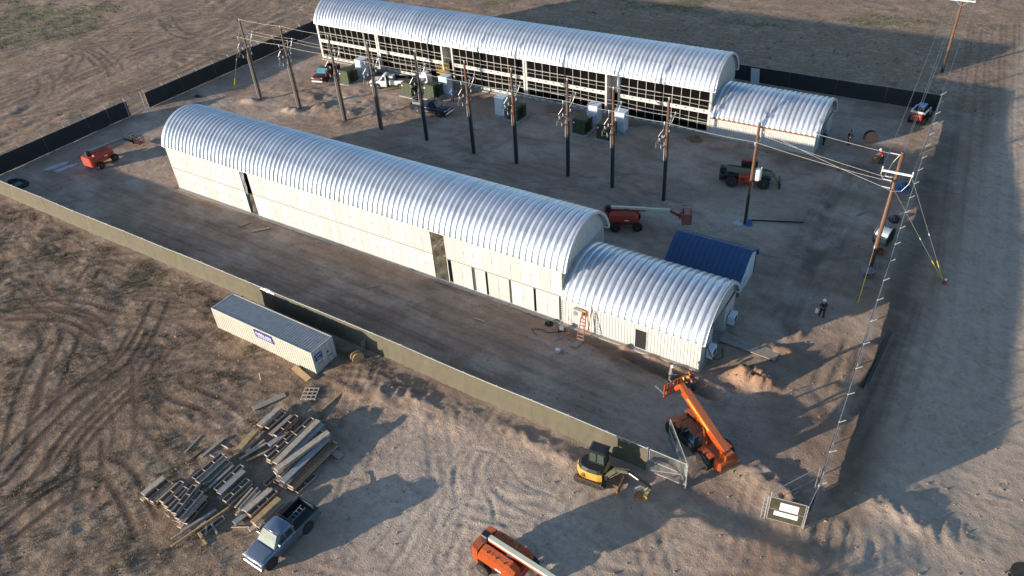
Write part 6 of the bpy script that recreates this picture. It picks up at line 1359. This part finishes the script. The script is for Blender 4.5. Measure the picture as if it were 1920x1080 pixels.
# ------------------------------------------------------------------ scrub, grass, stones
def scatter(name, m, n, region, hmin, hmax, dens, seed, rad=.18, blades=5, spread=1.0):
    rr_ = np.random.RandomState(seed); v = []; f = []
    xs = rr_.uniform(region[0], region[1], n * 4); ys = rr_.uniform(region[2], region[3], n * 4)
    i = np.clip(np.searchsorted(GX, xs) - 1, 0, len(GX) - 2); j = np.clip(np.searchsorted(GY, ys) - 1, 0, len(GY) - 2)
    keep = rr_.rand(n * 4) < dens(i, j, xs, ys); xs, ys, i, j = xs[keep][:n], ys[keep][:n], i[keep][:n], j[keep][:n]
    k = len(xs); zc = H[i, j]
    V = np.zeros((k, blades, 3, 3))
    for b in range(blades):
        a = rr_.uniform(0, 2 * PI, k); ro = rr_.uniform(0, rad, k); hh = rr_.uniform(hmin, hmax, k); wd = rr_.uniform(.02, .06, k) * spread
        cx, cy = xs + ro * np.cos(a), ys + ro * np.sin(a); dx, dy = -np.sin(a) * wd, np.cos(a) * wd
        V[:, b, 0] = np.stack([cx - dx, cy - dy, zc - .03], -1); V[:, b, 1] = np.stack([cx + dx, cy + dy, zc - .03], -1)
        V[:, b, 2] = np.stack([cx + np.cos(a) * hh * .7 + rr_.uniform(-.05, .05, k), cy + np.sin(a) * hh * .7, zc + hh], -1)
    co_ = V.reshape(-1, 3); nf = k * blades
    me_ = bpy.data.meshes.new(name); me_.vertices.add(len(co_)); me_.vertices.foreach_set('co', co_.ravel())
    me_.loops.add(nf * 3); me_.loops.foreach_set('vertex_index', np.arange(nf * 3)); me_.polygons.add(nf)
    me_.polygons.foreach_set('loop_start', np.arange(0, nf * 3, 3)); me_.polygons.foreach_set('loop_total', np.full(nf, 3)); me_.update()
    me_.materials.append(m); o = bpy.data.objects.new(name, me_); COL.objects.link(o); o['kind'] = 'stuff'; return o
M.dry = mat('dry_weed', (.24, .17, .105), .9, 0, .4, .8, c2=(.13, .095, .055))
M.dryg = mat('olive_weed', (.13, .115, .055), .9, 0, .4, .8)
M.grass = mat('green_grass', (.12, .155, .05), .9, 0, .4, .5, c2=(.10, .09, .04))
clump = fbm(X / 1.7, Y / 1.7, 3, 91)
tag(scatter('dry_weeds', M.dry, 30000, (-40, 60, -42, -11.5), .03, .14, lambda i, j, x, y: np.clip(Veg[i, j] * sstep(-.5, .4, clump[i, j]) * (1 - Rut[i, j]), 0, 1), 1, .2, 8, .32), 'dry brown weeds covering the scrub field in the left foreground', 'weeds')
tag(scatter('green_weeds', M.dryg, 12000, (-40, 60, -42, -11.5), .05, .18, lambda i, j, x, y: np.clip(Veg[i, j] * sstep(.1, .45, clump[i, j]), 0, 1), 2, .2, 8, .4), 'olive weeds mixed into the scrub field in the left foreground', 'weeds')
tag(scatter('grass', M.grass, 7000, (-125, 75, 0, 125), .08, .3, lambda i, j, x, y: np.clip(Green[i, j] * 1.0, 0, 1), 3, .35, 6, 1.3), 'green grass growing in patches beyond the left and far fences', 'grass')
tag(scatter('field_weeds', M.dryg, 5000, (-90, 78, 0, 120), .1, .35, lambda i, j, x, y: np.clip((Veg[i, j] * .5 + bk[i, j] * .5) * (1 - inside[i, j]) * (1 - road[i, j]) * sstep(0, .4, clump[i, j]), 0, 1), 4, .3, 6, .8), 'sparse olive weeds in the fields beyond the yard', 'weeds')
def stones(name, n, region, dens, seed, smin, smax, m):
    rr_ = np.random.RandomState(seed); shs = []
    base = [(1, 0, 0), (-1, 0, 0), (0, 1, 0), (0, -1, 0), (0, 0, 1), (0, 0, -1)]; fc = [(0, 2, 4), (2, 1, 4), (1, 3, 4), (3, 0, 4), (2, 0, 5), (1, 2, 5), (3, 1, 5), (0, 3, 5)]
    c = 0
    while c < n:
        x, y = rr_.uniform(region[0], region[1]), rr_.uniform(region[2], region[3])
        i = min(len(GX) - 2, np.searchsorted(GX, x)); j = min(len(GY) - 2, np.searchsorted(GY, y))
        if rr_.rand() > dens(i, j): c += .05; continue
        s = rr_.uniform(smin, smax) * (1 + 2 * (rr_.rand() ** 6)); shs.append(([(x + p[0] * s * rr_.uniform(.6, 1.2), y + p[1] * s * rr_.uniform(.6, 1.2), H[i, j] + p[2] * s * .6) for p in base], fc)); c += 1
    o = obj(name, mesh(join(*shs), m, name)); o['kind'] = 'stuff'; return o
M.stone = mat('clods', (.27, .19, .14), .95, 0, .3, 2)
tag(stones('dirt_clods', 6000, (20, 90, -40, 10), lambda i, j: float(np.clip(.25 + Red[i, j] + Pale[i, j] * .2, 0, 1)), 5, .025, .06, M.stone), 'loose clods and pebbles scattered over the dirt in the foreground', 'clods')
